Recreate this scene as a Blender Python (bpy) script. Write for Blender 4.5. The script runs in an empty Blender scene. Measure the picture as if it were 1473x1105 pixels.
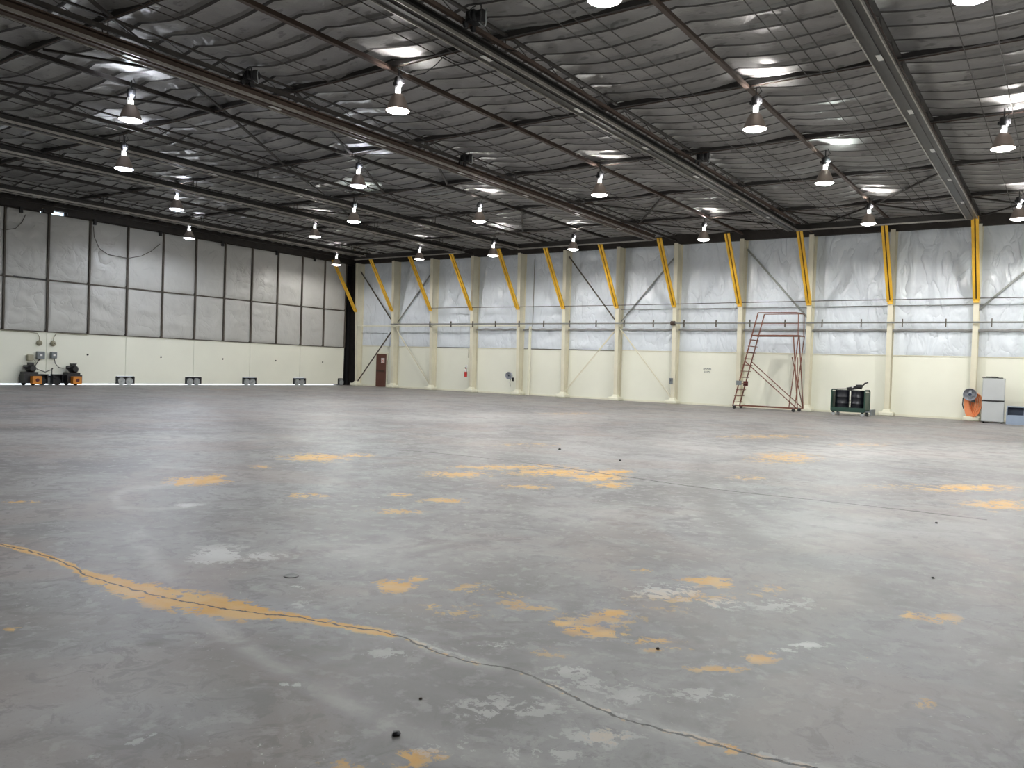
import bpy, math, random
from mathutils import Vector, Matrix, noise
random.seed(7)
S = bpy.context.scene
COL = S.collection
R_ = math.radians

# ------------------------------------------------------------------ camera
F_PX, CX, CY, EYE = 1161.2368, 736.5, 552.5, 1.55
ROT = Matrix(((0.82330152, -0.03973887, 0.56621147),
              (0.56660005, -0.00177395, -0.82399104),
              (0.0337489, 0.99920852, 0.02105555)))
cam = bpy.data.cameras.new('camera'); cam.sensor_width = 36; cam.lens = F_PX / 1473 * 36
cam.clip_end = 300
cob = bpy.data.objects.new('camera', cam); COL.objects.link(cob)
cob.matrix_world = Matrix.Translation((0, 0, EYE)) @ ROT.to_4x4()
S.camera = cob
S.view_settings.view_transform = 'Standard'; S.view_settings.look = 'None'
S.view_settings.gamma = 1; S.view_settings.exposure = 0.0; S.view_settings.use_curve_mapping = False

def floor_pt(px, py):
    "where a point of the photograph lies on the floor"
    d = ROT @ Vector((px - CX, -(py - CY), -F_PX)); t = -EYE / d.z
    return Vector((d.x * t, d.y * t))

# ------------------------------------------------------------------ mesh helper
class MB:
    def __init__(s): s.v = []; s.f = []; s.mi = []; s.sm = []
    def add(s, vs, fs, mi=0, smooth=False):
        o = len(s.v); s.v += [tuple(v) for v in vs]
        for f in fs: s.f.append([i + o for i in f]); s.mi.append(mi); s.sm.append(smooth)
        return s
    def box(s, c, d, m=None, mi=0, bev=0.0):
        hx, hy, hz = d[0] / 2, d[1] / 2, d[2] / 2
        if bev > 0:
            b = min(bev, hx * .9, hy * .9, hz * .9); vs = []
            # chamfered vertical edges plus top and bottom inset
            def ring(z, i): return [(-hx + b + i*0, -hy + i, z), (hx - b, -hy + i, z), (hx - i, -hy + b, z), (hx - i, hy - b, z), (hx - b, hy - i, z), (-hx + b, hy - i, z), (-hx + i, hy - b, z), (-hx + i, -hy + b, z)]
            rs = [ring(-hz, b * .9), ring(-hz + b, 0), ring(hz - b, 0), ring(hz, b * .9)]
            for r in rs: vs += r
            fs = [list(range(7, -1, -1)), list(range(24, 32))]
            for k in range(3):
                for i in range(8): fs.append([k*8+i, k*8+(i+1) % 8, k*8+8+(i+1) % 8, k*8+8+i])
        else:
            vs = [(x, y, z) for x in (-hx, hx) for y in (-hy, hy) for z in (-hz, hz)]
            fs = [(0, 1, 3, 2), (4, 6, 7, 5), (0, 4, 5, 1), (2, 3, 7, 6), (0, 2, 6, 4), (1, 5, 7, 3)]
        c = Vector(c)
        vs = [c + (m @ Vector(v) if m else Vector(v)) for v in vs]
        return s.add(vs, fs, mi)
    def b2(s, a, b, mi=0, bev=0.0):
        return s.box([(a[i] + b[i]) / 2 for i in range(3)], [abs(b[i] - a[i]) for i in range(3)], mi=mi, bev=bev)
    def bar(s, p, q, w, h, up=(0, 0, 1), mi=0):
        p = Vector(p); q = Vector(q); z = (q - p); L = z.length; z.normalize()
        u = Vector(up); x = u.cross(z)
        if x.length < 1e-4: x = Vector((1, 0, 0)).cross(z)
        x.normalize(); y = z.cross(x)
        m = Matrix((x, y, z)).transposed()
        return s.box((p + q) / 2, (w, h, L), m, mi)
    def tube(s, pts, r, n=8, mi=0, closed=False):
        pts = [Vector(p) for p in pts]; N = len(pts); vs = []; fs = []
        prev = None
        for i, p in enumerate(pts):
            if closed: t = pts[(i + 1) % N] - pts[i - 1]
            else: t = pts[min(i + 1, N - 1)] - pts[max(i - 1, 0)]
            t.normalize()
            x = prev - t * prev.dot(t) if prev else t.cross(Vector((0, 0, 1)) if abs(t.z) < .9 else Vector((1, 0, 0)))
            x.normalize(); prev = x; y = t.cross(x)
            rr = r[i] if isinstance(r, (list, tuple)) else r
            for k in range(n):
                a = 2 * math.pi * k / n; vs.append(p + x * math.cos(a) * rr + y * math.sin(a) * rr)
        M = N if closed else N - 1
        for i in range(M):
            for k in range(n):
                fs.append([i*n+k, i*n+(k+1) % n, ((i+1) % N)*n+(k+1) % n, ((i+1) % N)*n+k])
        if not closed: fs += [list(range(n - 1, -1, -1)), [(N-1)*n + k for k in range(n)]]
        return s.add(vs, fs, mi, True)
    def lathe(s, prof, c=(0, 0, 0), n=20, axis='z', mi=0, m=None, caps=True):
        vs = []; fs = []; c = Vector(c)
        for r, z in prof:
            for k in range(n):
                a = 2 * math.pi * k / n; v = Vector((r * math.cos(a), r * math.sin(a), z))
                if axis == 'x': v = Vector((v.z, v.x, v.y))
                if axis == 'y': v = Vector((v.y, v.z, v.x))
                if m: v = m @ v
                vs.append(c + v)
        for i in range(len(prof) - 1):
            for k in range(n): fs.append([i*n+k, i*n+(k+1) % n, (i+1)*n+(k+1) % n, (i+1)*n+k])
        if caps and prof[0][0] > 1e-5: fs.append(list(range(n - 1, -1, -1)))
        if caps and prof[-1][0] > 1e-5: fs.append([(len(prof)-1)*n + k for k in range(n)])
        return s.add(vs, fs, mi, True)
    def cyl(s, c, r, h, n=20, axis='z', mi=0): return s.lathe([(0, -h/2), (r, -h/2), (r, h/2), (0, h/2)], c, n, axis, mi)
    def mesh(s, name):
        me = bpy.data.meshes.new(name); me.from_pydata(s.v, [], s.f); me.update()
        for p, mi, sm in zip(me.polygons, s.mi, s.sm): p.material_index = mi; p.use_smooth = sm
        return me
    def build(s, name, mat, parent=None, loc=None, label=None):
        me = s.mesh(name)
        for mm in (mat if isinstance(mat, (list, tuple)) else [mat]): me.materials.append(mm)
        o = bpy.data.objects.new(name, me); COL.objects.link(o)
        if any(s.sm):
            try: me.set_sharp_from_angle(angle=R_(40))
            except Exception: pass
        if parent: o.parent = parent
        if loc: o.location = loc
        if label: o['label'] = label
        return o

def tag(o, label, cat, group=None, kind=None):
    o['label'] = label; o['category'] = cat
    if group: o['group'] = group
    if kind: o['kind'] = kind
    return o
def thing(name, label, cat, loc=(0, 0, 0), rz=0, group=None):
    o = bpy.data.objects.new(name, None); COL.objects.link(o); o.empty_display_size = .2
    o.location = loc; o.rotation_euler = (0, 0, rz)
    return tag(o, label, cat, group)
def struct(o): o['kind'] = 'structure'; return o
def sempty(name, loc=(0, 0, 0)):
    o = bpy.data.objects.new(name, None); COL.objects.link(o); o.location = loc; o['kind'] = 'structure'; return o
def dup(root, loc, label, rz=None):
    r = root.copy(); COL.objects.link(r); r.location = loc; r['label'] = label
    if rz is not None: r.rotation_euler = (0, 0, rz)
    def kids(a, b):
        for ch in list(a.children):
            c = ch.copy(); COL.objects.link(c); c.parent = b; kids(ch, c)
    kids(root, r)
    return r
ORD = ['first', 'second', 'third', 'fourth', 'fifth', 'sixth', 'seventh', 'eighth', 'ninth', 'tenth', 'eleventh', 'twelfth', 'thirteenth', 'fourteenth', 'fifteenth', 'sixteenth']

# ------------------------------------------------------------------ materials
def mat(name, col, rough=.6, metal=0.0, var=.12, vs=3.0, bump=0.0, bs=20.0, spec=.5, emit=None, es=0):
    m = bpy.data.materials.new(name); m.use_nodes = True; nt = m.node_tree; b = nt.nodes['Principled BSDF']
    b.inputs['Roughness'].default_value = rough; b.inputs['Metallic'].default_value = metal
    b.inputs['Specular IOR Level'].default_value = spec
    tc = nt.nodes.new('ShaderNodeTexCoord'); n = nt.nodes.new('ShaderNodeTexNoise'); n.inputs['Scale'].default_value = vs; n.inputs['Detail'].default_value = 5
    nt.links.new(tc.outputs['Object'], n.inputs['Vector'])
    mx = nt.nodes.new('ShaderNodeMix'); mx.data_type = 'RGBA'
    c = Vector(col)
    mx.inputs[6].default_value = (*[max(0, x * (1 - var * 2)) for x in c], 1); mx.inputs[7].default_value = (*[min(1, x * (1 + var * 2)) for x in c], 1)
    nt.links.new(n.outputs['Fac'], mx.inputs[0]); nt.links.new(mx.outputs[2], b.inputs['Base Color'])
    if bump:
        n2 = nt.nodes.new('ShaderNodeTexNoise'); n2.inputs['Scale'].default_value = bs; n2.inputs['Detail'].default_value = 4
        nt.links.new(tc.outputs['Object'], n2.inputs['Vector'])
        bp = nt.nodes.new('ShaderNodeBump'); bp.inputs['Strength'].default_value = bump; bp.inputs['Distance'].default_value = .05
        nt.links.new(n2.outputs['Fac'], bp.inputs['Height']); nt.links.new(bp.outputs['Normal'], b.inputs['Normal'])
    if emit:
        b.inputs['Emission Color'].default_value = (*emit, 1); b.inputs['Emission Strength'].default_value = es
    return m
M = {}
M['cream'] = mat('cream_paint', (.77, .775, .675), .5, var=.04, vs=.6)
M['cream_col'] = mat('cream_column_paint', (.66, .63, .50), .5, var=.06, vs=2)
M['cream_foot'] = mat('cream_foot_paint', (.72, .71, .58), .6, var=.06)
M['dark_steel'] = mat('dark_steel', (.035, .030, .027), .6, .3, .25, 4)
M['rust'] = mat('rusty_steel', (.065, .042, .032), .6, .3, .3, 2)
M['rail'] = mat('rail_steel', (.03, .027, .025), .45, .4, .3, 2)
M['worn'] = mat('worn_steel', (.34, .32, .29), .35, .7, .25, 3)
M['galv'] = mat('galvanised', (.40, .42, .43), .45, .5, .15, 8)
M['silver'] = mat('silver_plate', (.6, .6, .58), .4, .3, .1)
M['black'] = mat('black_metal', (.018, .018, .020), .4, .2, .2, 6)
M['rubber'] = mat('black_rubber', (.02, .02, .02), .8, 0, .2, 6)
M['yellow'] = mat('yellow_paint', (.72, .42, .035), .5, 0, .1, 5)
M['batten'] = mat('dark_batten', (.085, .072, .058), .7, 0, .2, 4)
M['pipe'] = mat('grey_pipe', (.22, .23, .22), .5, .3, .1, 5)
M['flap'] = mat('grey_flap', (.28, .28, .28), .7, 0, .15, 5)
M['brown_door'] = mat('brown_door_paint', (.10, .034, .022), .5, 0, .1, 3)
M['red'] = mat('red_paint', (.45, .02, .015), .35)
M['white'] = mat('white_paint', (.75, .74, .72), .5, var=.04)
M['pinkred'] = mat('faded_red_ink', (.55, .22, .18), .6)
M['orange'] = mat('orange_paint', (.62, .22, .02), .5)
M['orange_cord'] = mat('orange_cord', (.95, .30, .12), .5)
M['maroon'] = mat('maroon', (.09, .008, .006), .6)
M['fridge'] = mat('fridge_silver', (.50, .52, .53), .38, .35, .04, 2)
M['bluegrey'] = mat('blue_grey_plastic', (.26, .32, .42), .45, 0, .06)
M['navy'] = mat('dark_blue_plastic', (.035, .05, .09), .5)
M['green'] = mat('dark_green_paint', (.012, .045, .032), .45)
M['drum'] = mat('black_drum', (.008, .009, .014), .3, .1, .2)
M['ladder'] = mat('red_brown_ladder', (.17, .065, .042), .55, .3, .25, 4)
M['grey_box'] = mat('grey_box', (.16, .18, .19), .5)
M['tan_box'] = mat('tan_box', (.34, .32, .23), .6)
M['fan_grey'] = mat('fan_grey', (.42, .44, .50), .4, .3)
M['apron'] = mat('outside_concrete', (.75, .76, .78), .8)
M['reflector'] = mat('spun_reflector', (.42, .35, .31), .35, .5, .1)
M['bulb'] = mat('glowing_bulb', (.9, .9, .9), emit=(1, .97, .95), es=9)
def lens_mat(n, c, s): return mat(n, (.9, .9, .9), emit=c, es=s)
LENS = {'w': lens_mat('lamp_lens', (1, .96, .92), 14), 'b': lens_mat('lamp_lens_bluish', (.82, .86, 1), 14), 'g': lens_mat('lamp_lens_greenish', (.85, 1, .92), 14)}

def insulation_mat(name, col, rough, sc, stren, vert=1.0):
    m = bpy.data.materials.new(name); m.use_nodes = True; nt = m.node_tree; b = nt.nodes['Principled BSDF']
    L = nt.links.new
    tc = nt.nodes.new('ShaderNodeTexCoord'); mp = nt.nodes.new('ShaderNodeMapping'); mp.inputs['Scale'].default_value = (1, 1, vert)
    L(tc.outputs['Object'], mp.inputs['Vector'])
    n1 = nt.nodes.new('ShaderNodeTexNoise'); n1.inputs['Scale'].default_value = sc; n1.inputs['Detail'].default_value = 3; n1.inputs['Distortion'].default_value = .5
    n2 = nt.nodes.new('ShaderNodeTexNoise'); n2.inputs['Scale'].default_value = sc * .5; n2.inputs['Detail'].default_value = 4
    # ridged creases
    s = nt.nodes.new('ShaderNodeMath'); s.operation = 'SUBTRACT'; s.inputs[1].default_value = .5
    a = nt.nodes.new('ShaderNodeMath'); a.operation = 'ABSOLUTE'
    pw = nt.nodes.new('ShaderNodeMath'); pw.operation = 'POWER'; pw.inputs[1].default_value = .55
    L(mp.outputs[0], n1.inputs['Vector']); L(tc.outputs['Object'], n2.inputs['Vector'])
    L(n1.outputs['Fac'], s.inputs[0]); L(s.outputs[0], a.inputs[0]); L(a.outputs[0], pw.inputs[0])
    bp = nt.nodes.new('ShaderNodeBump'); bp.inputs['Strength'].default_value = stren; bp.inputs['Distance'].default_value = .12
    L(pw.outputs[0], bp.inputs['Height']); L(bp.outputs['Normal'], b.inputs['Normal'])
    mx = nt.nodes.new('ShaderNodeMix'); mx.data_type = 'RGBA'
    mx.inputs[6].default_value = (*[x * .84 for x in col], 1); mx.inputs[7].default_value = (*[min(1, x * 1.12) for x in col], 1)
    L(n2.outputs['Fac'], mx.inputs[0]); L(mx.outputs[2], b.inputs['Base Color'])
    b.inputs['Roughness'].default_value = rough
    return m
M['insul'] = insulation_mat('wall_insulation', (.68, .73, .79), .27, 1.7, .85, .45)
M['quilt'] = insulation_mat('door_insulation', (.47, .47, .45), .38, 1.3, .4, 1.0)

def ceiling_mat():
    m = bpy.data.materials.new('ceiling_foil'); m.use_nodes = True; nt = m.node_tree; b = nt.nodes['Principled BSDF']; L = nt.links.new
    tc = nt.nodes.new('ShaderNodeTexCoord')
    n1 = nt.nodes.new('ShaderNodeTexNoise'); n1.inputs['Scale'].default_value = .8; n1.inputs['Detail'].default_value = 5
    L(tc.outputs['Object'], n1.inputs['Vector'])
    mx = nt.nodes.new('ShaderNodeMix'); mx.data_type = 'RGBA'
    mx.inputs[6].default_value = (.22, .215, .21, 1); mx.inputs[7].default_value = (.36, .355, .35, 1)
    L(n1.outputs['Fac'], mx.inputs[0])
    # printed marks on the facing
    mp = nt.nodes.new('ShaderNodeMapping'); mp.inputs['Scale'].default_value = (1.9, 5.0, 1); L(tc.outputs['Object'], mp.inputs['Vector'])
    n2 = nt.nodes.new('ShaderNodeTexNoise'); n2.inputs['Scale'].default_value = 1.5; n2.inputs['Detail'].default_value = 2; L(mp.outputs[0], n2.inputs['Vector'])
    rp = nt.nodes.new('ShaderNodeValToRGB'); rp.color_ramp.elements[0].position = .62; rp.color_ramp.elements[1].position = .68
    L(n2.outputs['Fac'], rp.inputs[0])
    m2 = nt.nodes.new('ShaderNodeMix'); m2.data_type = 'RGBA'; m2.inputs[7].default_value = (.09, .088, .088, 1)
    ml = nt.nodes.new('ShaderNodeMath'); ml.operation = 'MULTIPLY'; ml.inputs[1].default_value = .55
    L(rp.outputs[0], ml.inputs[0]); L(ml.outputs[0], m2.inputs[0]); L(mx.outputs[2], m2.inputs[6]); L(m2.outputs[2], b.inputs['Base Color'])
    n3 = nt.nodes.new('ShaderNodeTexNoise'); n3.inputs['Scale'].default_value = 3; n3.inputs['Detail'].default_value = 4; n3.inputs['Distortion'].default_value = 1
    L(tc.outputs['Object'], n3.inputs['Vector'])
    bp = nt.nodes.new('ShaderNodeBump'); bp.inputs['Strength'].default_value = .35; bp.inputs['Distance'].default_value = .08
    L(n3.outputs['Fac'], bp.inputs['Height']); L(bp.outputs['Normal'], b.inputs['Normal'])
    b.inputs['Roughness'].default_value = .38; b.inputs['Metallic'].default_value = .25
    return m
M['foil'] = ceiling_mat()
M['seam'] = mat('ceiling_seam', (.028, .025, .024), .8)

# ------------------------------------------------------------------ floor
def floor_mat():
    m = bpy.data.materials.new('worn_concrete'); m.use_nodes = True; nt = m.node_tree; b = nt.nodes['Principled BSDF']; L = nt.links.new
    N = nt.nodes.new
    tc = N('ShaderNodeTexCoord')
    def noise_(s, d=6, dist=0., v=None, r=.5):
        n = N('ShaderNodeTexNoise'); n.inputs['Scale'].default_value = s; n.inputs['Detail'].default_value = d; n.inputs['Distortion'].default_value = dist
        n.inputs['Roughness'].default_value = r
        L(v or tc.outputs['Object'], n.inputs['Vector']); return n.outputs['Fac']
    def math_(op, a, c, clamp=False):
        n = N('ShaderNodeMath'); n.operation = op; n.use_clamp = clamp
        for i, x in enumerate((a, c)):
            if x is None: continue
            if isinstance(x, (int, float)): n.inputs[i].default_value = x
            else: L(x, n.inputs[i])
        return n.outputs[0]
    def ss(x, a, c):
        n = N('ShaderNodeMapRange'); n.interpolation_type = 'SMOOTHSTEP'
        n.inputs[1].default_value = a; n.inputs[2].default_value = c; L(x, n.inputs[0]); return n.outputs[0]
    def mix(f, a, c):
        n = N('ShaderNodeMix'); n.data_type = 'RGBA'
        if isinstance(f, (int, float)): n.inputs[0].default_value = f
        else: L(f, n.inputs[0])
        for i, x in ((6, a), (7, c)):
            if isinstance(x, tuple): n.inputs[i].default_value = (*x, 1)
            else: L(x, n.inputs[i])
        return n.outputs[2]
    big = noise_(.22, 4, .6); mid = noise_(1.1, 8, .8, r=.6); fine = noise_(7, 6, r=.65); vfine = noise_(42, 4, r=.7)
    col = mix(ss(big, .3, .7), (.148, .142, .143), (.262, .250, .242))
    col = mix(math_('MULTIPLY', ss(mid, .44, .62), .6), col, (.33, .325, .33))
    col = mix(math_('MULTIPLY', ss(mid, .50, .32), .6), col, (.115, .108, .105))
    col = mix(math_('MULTIPLY', ss(fine, .52, .62), .55), col, (.36, .355, .35))
    col = mix(math_('MULTIPLY', ss(vfine, .42, .28), .6), col, (.11, .105, .10))
    # warm rust-pink tint in places
    t2 = noise_(.5, 5, 1.0)
    col = mix(math_('MULTIPLY', ss(t2, .46, .66), .42), col, (.30, .235, .205))
    fd = noise_(4.2, 9, 1.5, r=.7)
    col = mix(math_('MULTIPLY', ss(fd, .49, .40), .45), col, (.12, .112, .11))
    spk = noise_(26, 3, .8, r=.6); spk2 = noise_(1.7, 4)
    col = mix(math_('MULTIPLY', math_('MULTIPLY', ss(spk, .66, .70), ss(spk2, .5, .6)), .8), col, (.50, .48, .45))
    at = N('ShaderNodeAttribute'); at.attribute_name = 'marks'
    sp = N('ShaderNodeSeparateColor'); L(at.outputs['Color'], sp.inputs[0])
    flake = noise_(13, 9, .5, r=.72); flake2 = noise_(3.6, 9, 1.0, r=.68)
    fl = math_('ADD', math_('MULTIPLY', flake, .9), math_('MULTIPLY', flake2, .9))     # about 0.9 mean
    def paint(ch, gain=1.0):
        lim = math_('MINIMUM', math_('MULTIPLY', ch, 3.0), 1.0)
        v = math_('ADD', math_('MULTIPLY', ch, 1.15 * gain), math_('MULTIPLY', math_('MULTIPLY', math_('SUBTRACT', fl, .9), 5.5), lim))
        return math_('MULTIPLY', ss(v, .55, .72), math_('MINIMUM', math_('ADD', math_('MULTIPLY', ch, .9), .15), 1.0))
    # pale scuffs and dust with bright floor sheen put into the colour, dark stain
    smear = noise_(2.5, 7, .5, r=.65)
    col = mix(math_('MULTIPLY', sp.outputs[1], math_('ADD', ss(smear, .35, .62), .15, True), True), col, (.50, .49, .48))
    col = mix(math_('MULTIPLY', sp.outputs[2], ss(smear, .25, .6), True), col, (.085, .078, .072))
    yc = mix(ss(noise_(5, 5), .35, .65), (.68, .34, .03), (.70, .43, .13))
    py = paint(sp.outputs[0]); halo = math_('MULTIPLY', ss(sp.outputs[0], .18, .8), ss(flake2, .40, .62))
    col = mix(math_('MULTIPLY', halo, .42), col, (.50, .40, .30))
    col = mix(math_('MULTIPLY', py, .92), col, yc)
    pw = paint(at.outputs['Alpha'])
    col = mix(math_('MULTIPLY', pw, .9), col, (.60, .60, .59))
    # cracks: v = y - path(x)
    sx = N('ShaderNodeSeparateXYZ'); L(tc.outputs['Object'], sx.inputs[0])
    wob = math_('MULTIPLY', math_('SUBTRACT', noise_(9, 5), .5), .09)
    crack_h = None
    def crack(pts, w, strength, gaps, sub=0):
        nonlocal col, crack_h
        pts = sorted((p.x, p.y) for p in pts); x0, x1 = pts[0][0], pts[-1][0]; y0 = min(p[1] for p in pts) - .2; y1 = max(p[1] for p in pts) + .2
        fc = N('ShaderNodeFloatCurve'); cv = fc.mapping.curves[0]
        nx = math_('DIVIDE', math_('SUBTRACT', sx.outputs[0], x0), x1 - x0)
        P = [((x - x0) / (x1 - x0), (y - y0) / (y1 - y0)) for x, y in pts]
        cv.points[0].location = P[0]; cv.points[1].location = P[-1]
        for p in P[1:-1]: cv.points.new(*p)
        fc.mapping.update(); L(nx, fc.inputs['Value'])
        path = math_('ADD', math_('MULTIPLY', fc.outputs[0], y1 - y0), y0)
        d = math_('ABSOLUTE', math_('ADD', math_('SUBTRACT', sx.outputs[1], path), wob), None)
        g = ss(noise_(gaps, 3), .26, .40)
        wv = math_('ADD', math_('MULTIPLY', noise_(14, 4), w), w * .4)
        f = ss(math_('DIVIDE', d, wv), 1.1, .55)
        f = math_('MULTIPLY', math_('MULTIPLY', f, g), strength)
        inx = math_('MULTIPLY', math_('GREATER_THAN', nx, 0), math_('LESS_THAN', nx, 1.0))
        f = math_('MULTIPLY', f, inx)
        col = mix(f, col, (.018, .014, .012))
        crack_h = f if crack_h is None else math_('MAXIMUM', crack_h, f)
    crack([floor_pt(*p) for p in CRACK1], .011, .97, 2.2)
    crack([floor_pt(*p) for p in CRACK2], .034, .9, .5)
    L(col, b.inputs['Base Color'])
    rr = math_('ADD', math_('MULTIPLY', mid, .22), math_('ADD', math_('MULTIPLY', fine, .12), .34))
    L(rr, b.inputs['Roughness']); b.inputs['Specular IOR Level'].default_value = .42
    h = math_('SUBTRACT', math_('ADD', math_('MULTIPLY', fine, .35), math_('ADD', math_('MULTIPLY', vfine, .15), math_('MULTIPLY', py, .12))), crack_h)
    bp = N('ShaderNodeBump'); bp.inputs['Strength'].default_value = .22; bp.inputs['Distance'].default_value = .012
    L(h, bp.inputs['Height']); L(bp.outputs['Normal'], b.inputs['Normal'])
    return m
CRACK1 = [(-120, 760), (-40, 775), (0, 783), (60, 798), (105, 815), (125, 828), (180, 845), (240, 860), (300, 872), (370, 882), (440, 890), (500, 902), (560, 912), (610, 930), (660, 948), (735, 963), (790, 985), (850, 1015), (910, 1038), (1000, 1062), (1100, 1090), (1200, 1112), (1330, 1150)]
CRACK2 = [(560, 648), (660, 655), (733, 663), (900, 686), (1055, 707), (1150, 717), (1250, 728), (1420, 748)]
YEL = [(285, 691, 38, 6, 1.1), (255, 696, 16, 3, 1), (312, 686, 14, 4, 1), (455, 658, 45, 6, .85), (510, 655, 30, 3, .7), (375, 672, 15, 3, .6), (35, 722, 30, 2, .8),
       (568, 843, 26, 9, 1.1), (600, 833, 14, 4, .9), (680, 848, 34, 8, .55), (620, 872, 12, 3, .8), (740, 862, 25, 14, .45), (660, 880, 60, 12, .4),
       (808, 897, 18, 4, 1), (835, 905, 26, 5, .95), (882, 882, 20, 5, 1.1), (870, 912, 40, 6, .85), (930, 922, 50, 4, .7), (960, 935, 30, 4, .7), (860, 890, 60, 14, .5),
       (1015, 835, 30, 6, 1.15), (1040, 842, 15, 4, 1.1), (925, 820, 15, 5, .75), (985, 860, 80, 16, .5), (1100, 850, 40, 10, .45), (770, 875, 30, 6, .5),
       (1030, 963, 42, 5, .75), (1090, 948, 26, 6, .9), (1110, 940, 14, 4, .8), (590, 1092, 26, 14, 1.0), (635, 1085, 14, 9, .75), (500, 1100, 30, 8, .6), (1055, 1078, 16, 7, 1.1), (1020, 1068, 20, 5, .7),
       (660, 682, 50, 5, .7), (740, 672, 90, 4, .7), (800, 680, 60, 5, .9), (860, 685, 36, 8, 1.0), (880, 698, 30, 4, .8), (760, 700, 40, 4, .6), (890, 679, 20, 3, .9),
       (640, 720, 32, 4, .75), (570, 736, 40, 4, .6), (575, 712, 15, 3, .8), (440, 713, 30, 4, .7),
       (1130, 658, 50, 8, .65), (1075, 687, 30, 4, .5), (1395, 702, 60, 5, .85), (1440, 726, 55, 8, .75), (1100, 628, 70, 3, .5), (1300, 700, 80, 6, .3), (1240, 640, 60, 3, .4),
       (1308, 886, 12, 6, 1.0), (1355, 890, 26, 7, .7), (1250, 945, 15, 4, .5), (1330, 1012, 18, 8, .45), (870, 1060, 40, 15, .35), (20, 905, 8, 3, .9), (790, 940, 40, 12, .35),
       (330, 560, 60, 1.5, .3), (820, 595, 60, 2, .4), (760, 640, 60, 3, .35)]
WHI = [(318, 797, 40, 11, 1.0), (360, 800, 50, 6, .75), (300, 808, 30, 4, .7), (218, 1056, 22, 6, 1.05), (190, 1068, 40, 6, .65), (130, 1090, 60, 10, .65), (420, 985, 14, 3, .95), (240, 1046, 25, 3, .8),
       (1160, 928, 26, 4, 1.05), (1135, 935, 26, 4, .7), (955, 850, 50, 12, .6), (1030, 870, 50, 10, .5), (270, 727, 22, 3, .7), (430, 845, 8, 3, .8), (1130, 870, 60, 12, .45), (860, 985, 60, 14, .4), (60, 1100, 60, 8, .6), (440, 870, 60, 8, .3), (720, 1020, 90, 20, .5), (860, 1062, 70, 16, .52), (650, 1075, 70, 16, .48), (780, 1085, 80, 14, .48), (910, 1005, 50, 12, .45), (820, 965, 40, 8, .55), (700, 930, 50, 8, .5), (1010, 1000, 60, 12, .42), (560, 940, 50, 8, .4)]
DRK = [(220, 925, 20, 7, .9), (990, 985, 12, 5, .7), (1060, 983, 12, 4, .6), (1460, 935, 20, 10, .5), (1400, 1000, 80, 60, .2), (700, 960, 150, 40, .15), (330, 960, 200, 40, .2), (1200, 880, 150, 30, .2), (1465, 970, 15, 8, .6), (419, 829, 12, 3, .8), (100, 890, 140, 40, .25), (250, 745, 250, 14, .25), (420, 1000, 80, 20, .2)]
LGT = [(560, 790, 160, 22, .45), (900, 740, 250, 20, .4), (1250, 760, 260, 22, .4), (1250, 650, 300, 14, .55), (1000, 640, 120, 8, .35), (240, 630, 260, 6, .35), (700, 600, 300, 6, .4), (420, 580, 160, 5, .3), (1000, 1000, 160, 26, .2), (150, 1000, 200, 40, .2), (820, 950, 60, 20, .3)]  # broad pale bands: dusty tone plus reflected wall sheen painted into the floor
LLIN = [([(195, 770), (215, 800), (240, 830)], 9, .5), ([(280, 880), (300, 892), (360, 935), (400, 960), (450, 990), (520, 1025)], 9, .6), ([(290, 690), (240, 697), (180, 705), (165, 715), (172, 730), (210, 734), (270, 728)], 3, .6),
        ([(225, 672), (330, 677)], 2, .4), ([(475, 700), (500, 640)], 10, .3), ([(530, 1030), (640, 1075), (760, 1100)], 14, .3)]
DLIN = [([(1010, 670), (1008, 700), (1030, 740), (1090, 785), (1180, 820), (1300, 860)], 12, .5), ([(1040, 690), (1060, 720), (1110, 750)], 5, .4), ([(800, 785), (850, 778), (900, 790)], 3, .35), ([(590, 800), (650, 785), (700, 778)], 4, .45),
        ([(300, 580), (420, 640), (520, 700)], 6, .2), ([(860, 640), (1000, 655), (1150, 664), (1473, 690)], 3, .3), ([(330, 610), (470, 600), (700, 616)], 3, .25), ([(345, 640), (365, 690), (372, 740)], 5, .3)]
# yellow strip worn along the crack: (x, y, half width in photo pixels)
YBAND = [(0, 783, 2), (60, 798, 2.5), (105, 815, 3), (130, 830, 6), (180, 845, 11), (240, 860, 14), (300, 870, 13), (350, 878, 12), (395, 885, 6), (440, 890, 4), (500, 902, 4), (560, 912, 4)]
GBAND = [(560, 912, 5), (610, 930, 6), (660, 948, 7), (735, 963, 7), (790, 985, 7), (850, 1015, 8), (910, 1038, 8), (1000, 1062, 9), (1100, 1090, 9), (1200, 1112, 9)]

def quad(px, py, rx, ry):
    c = floor_pt(px, py); a = (floor_pt(px + rx, py) - floor_pt(px - rx, py)) / 2; b = (floor_pt(px, py + ry) - floor_pt(px, py - ry)) / 2
    det = a.x * b.y - a.y * b.x
    return c, a, b, det
def ell_val(q, x, y):
    c, a, b, det = q; dx = x - c.x; dy = y - c.y
    u = (dx * b.y - dy * b.x) / det; v = (a.x * dy - a.y * dx) / det
    return u * u + v * v
def axis(lo, hi, knots):
    "coordinates with local steps; knots = [(upto, step)]"
    out = [lo]; x = lo
    for up, st in knots:
        while x < up - 1e-6: x += st; out.append(x)
    return [o for o in out if o <= hi] + [hi]
XS = axis(-39.6, 8.0, [(-20, .8), (-12, .3), (-8, .12), (-.4, .055), (1, .15), (8, .8)])
YS = axis(-10.0, 38.1, [(1.4, .8), (5.4, .04), (8, .07), (13, .11), (20, .2), (38, .6)])
nx, ny = len(XS), len(YS)
marks = [[0, 0, 0, 0] for _ in range(nx * ny)]
import bisect
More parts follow.
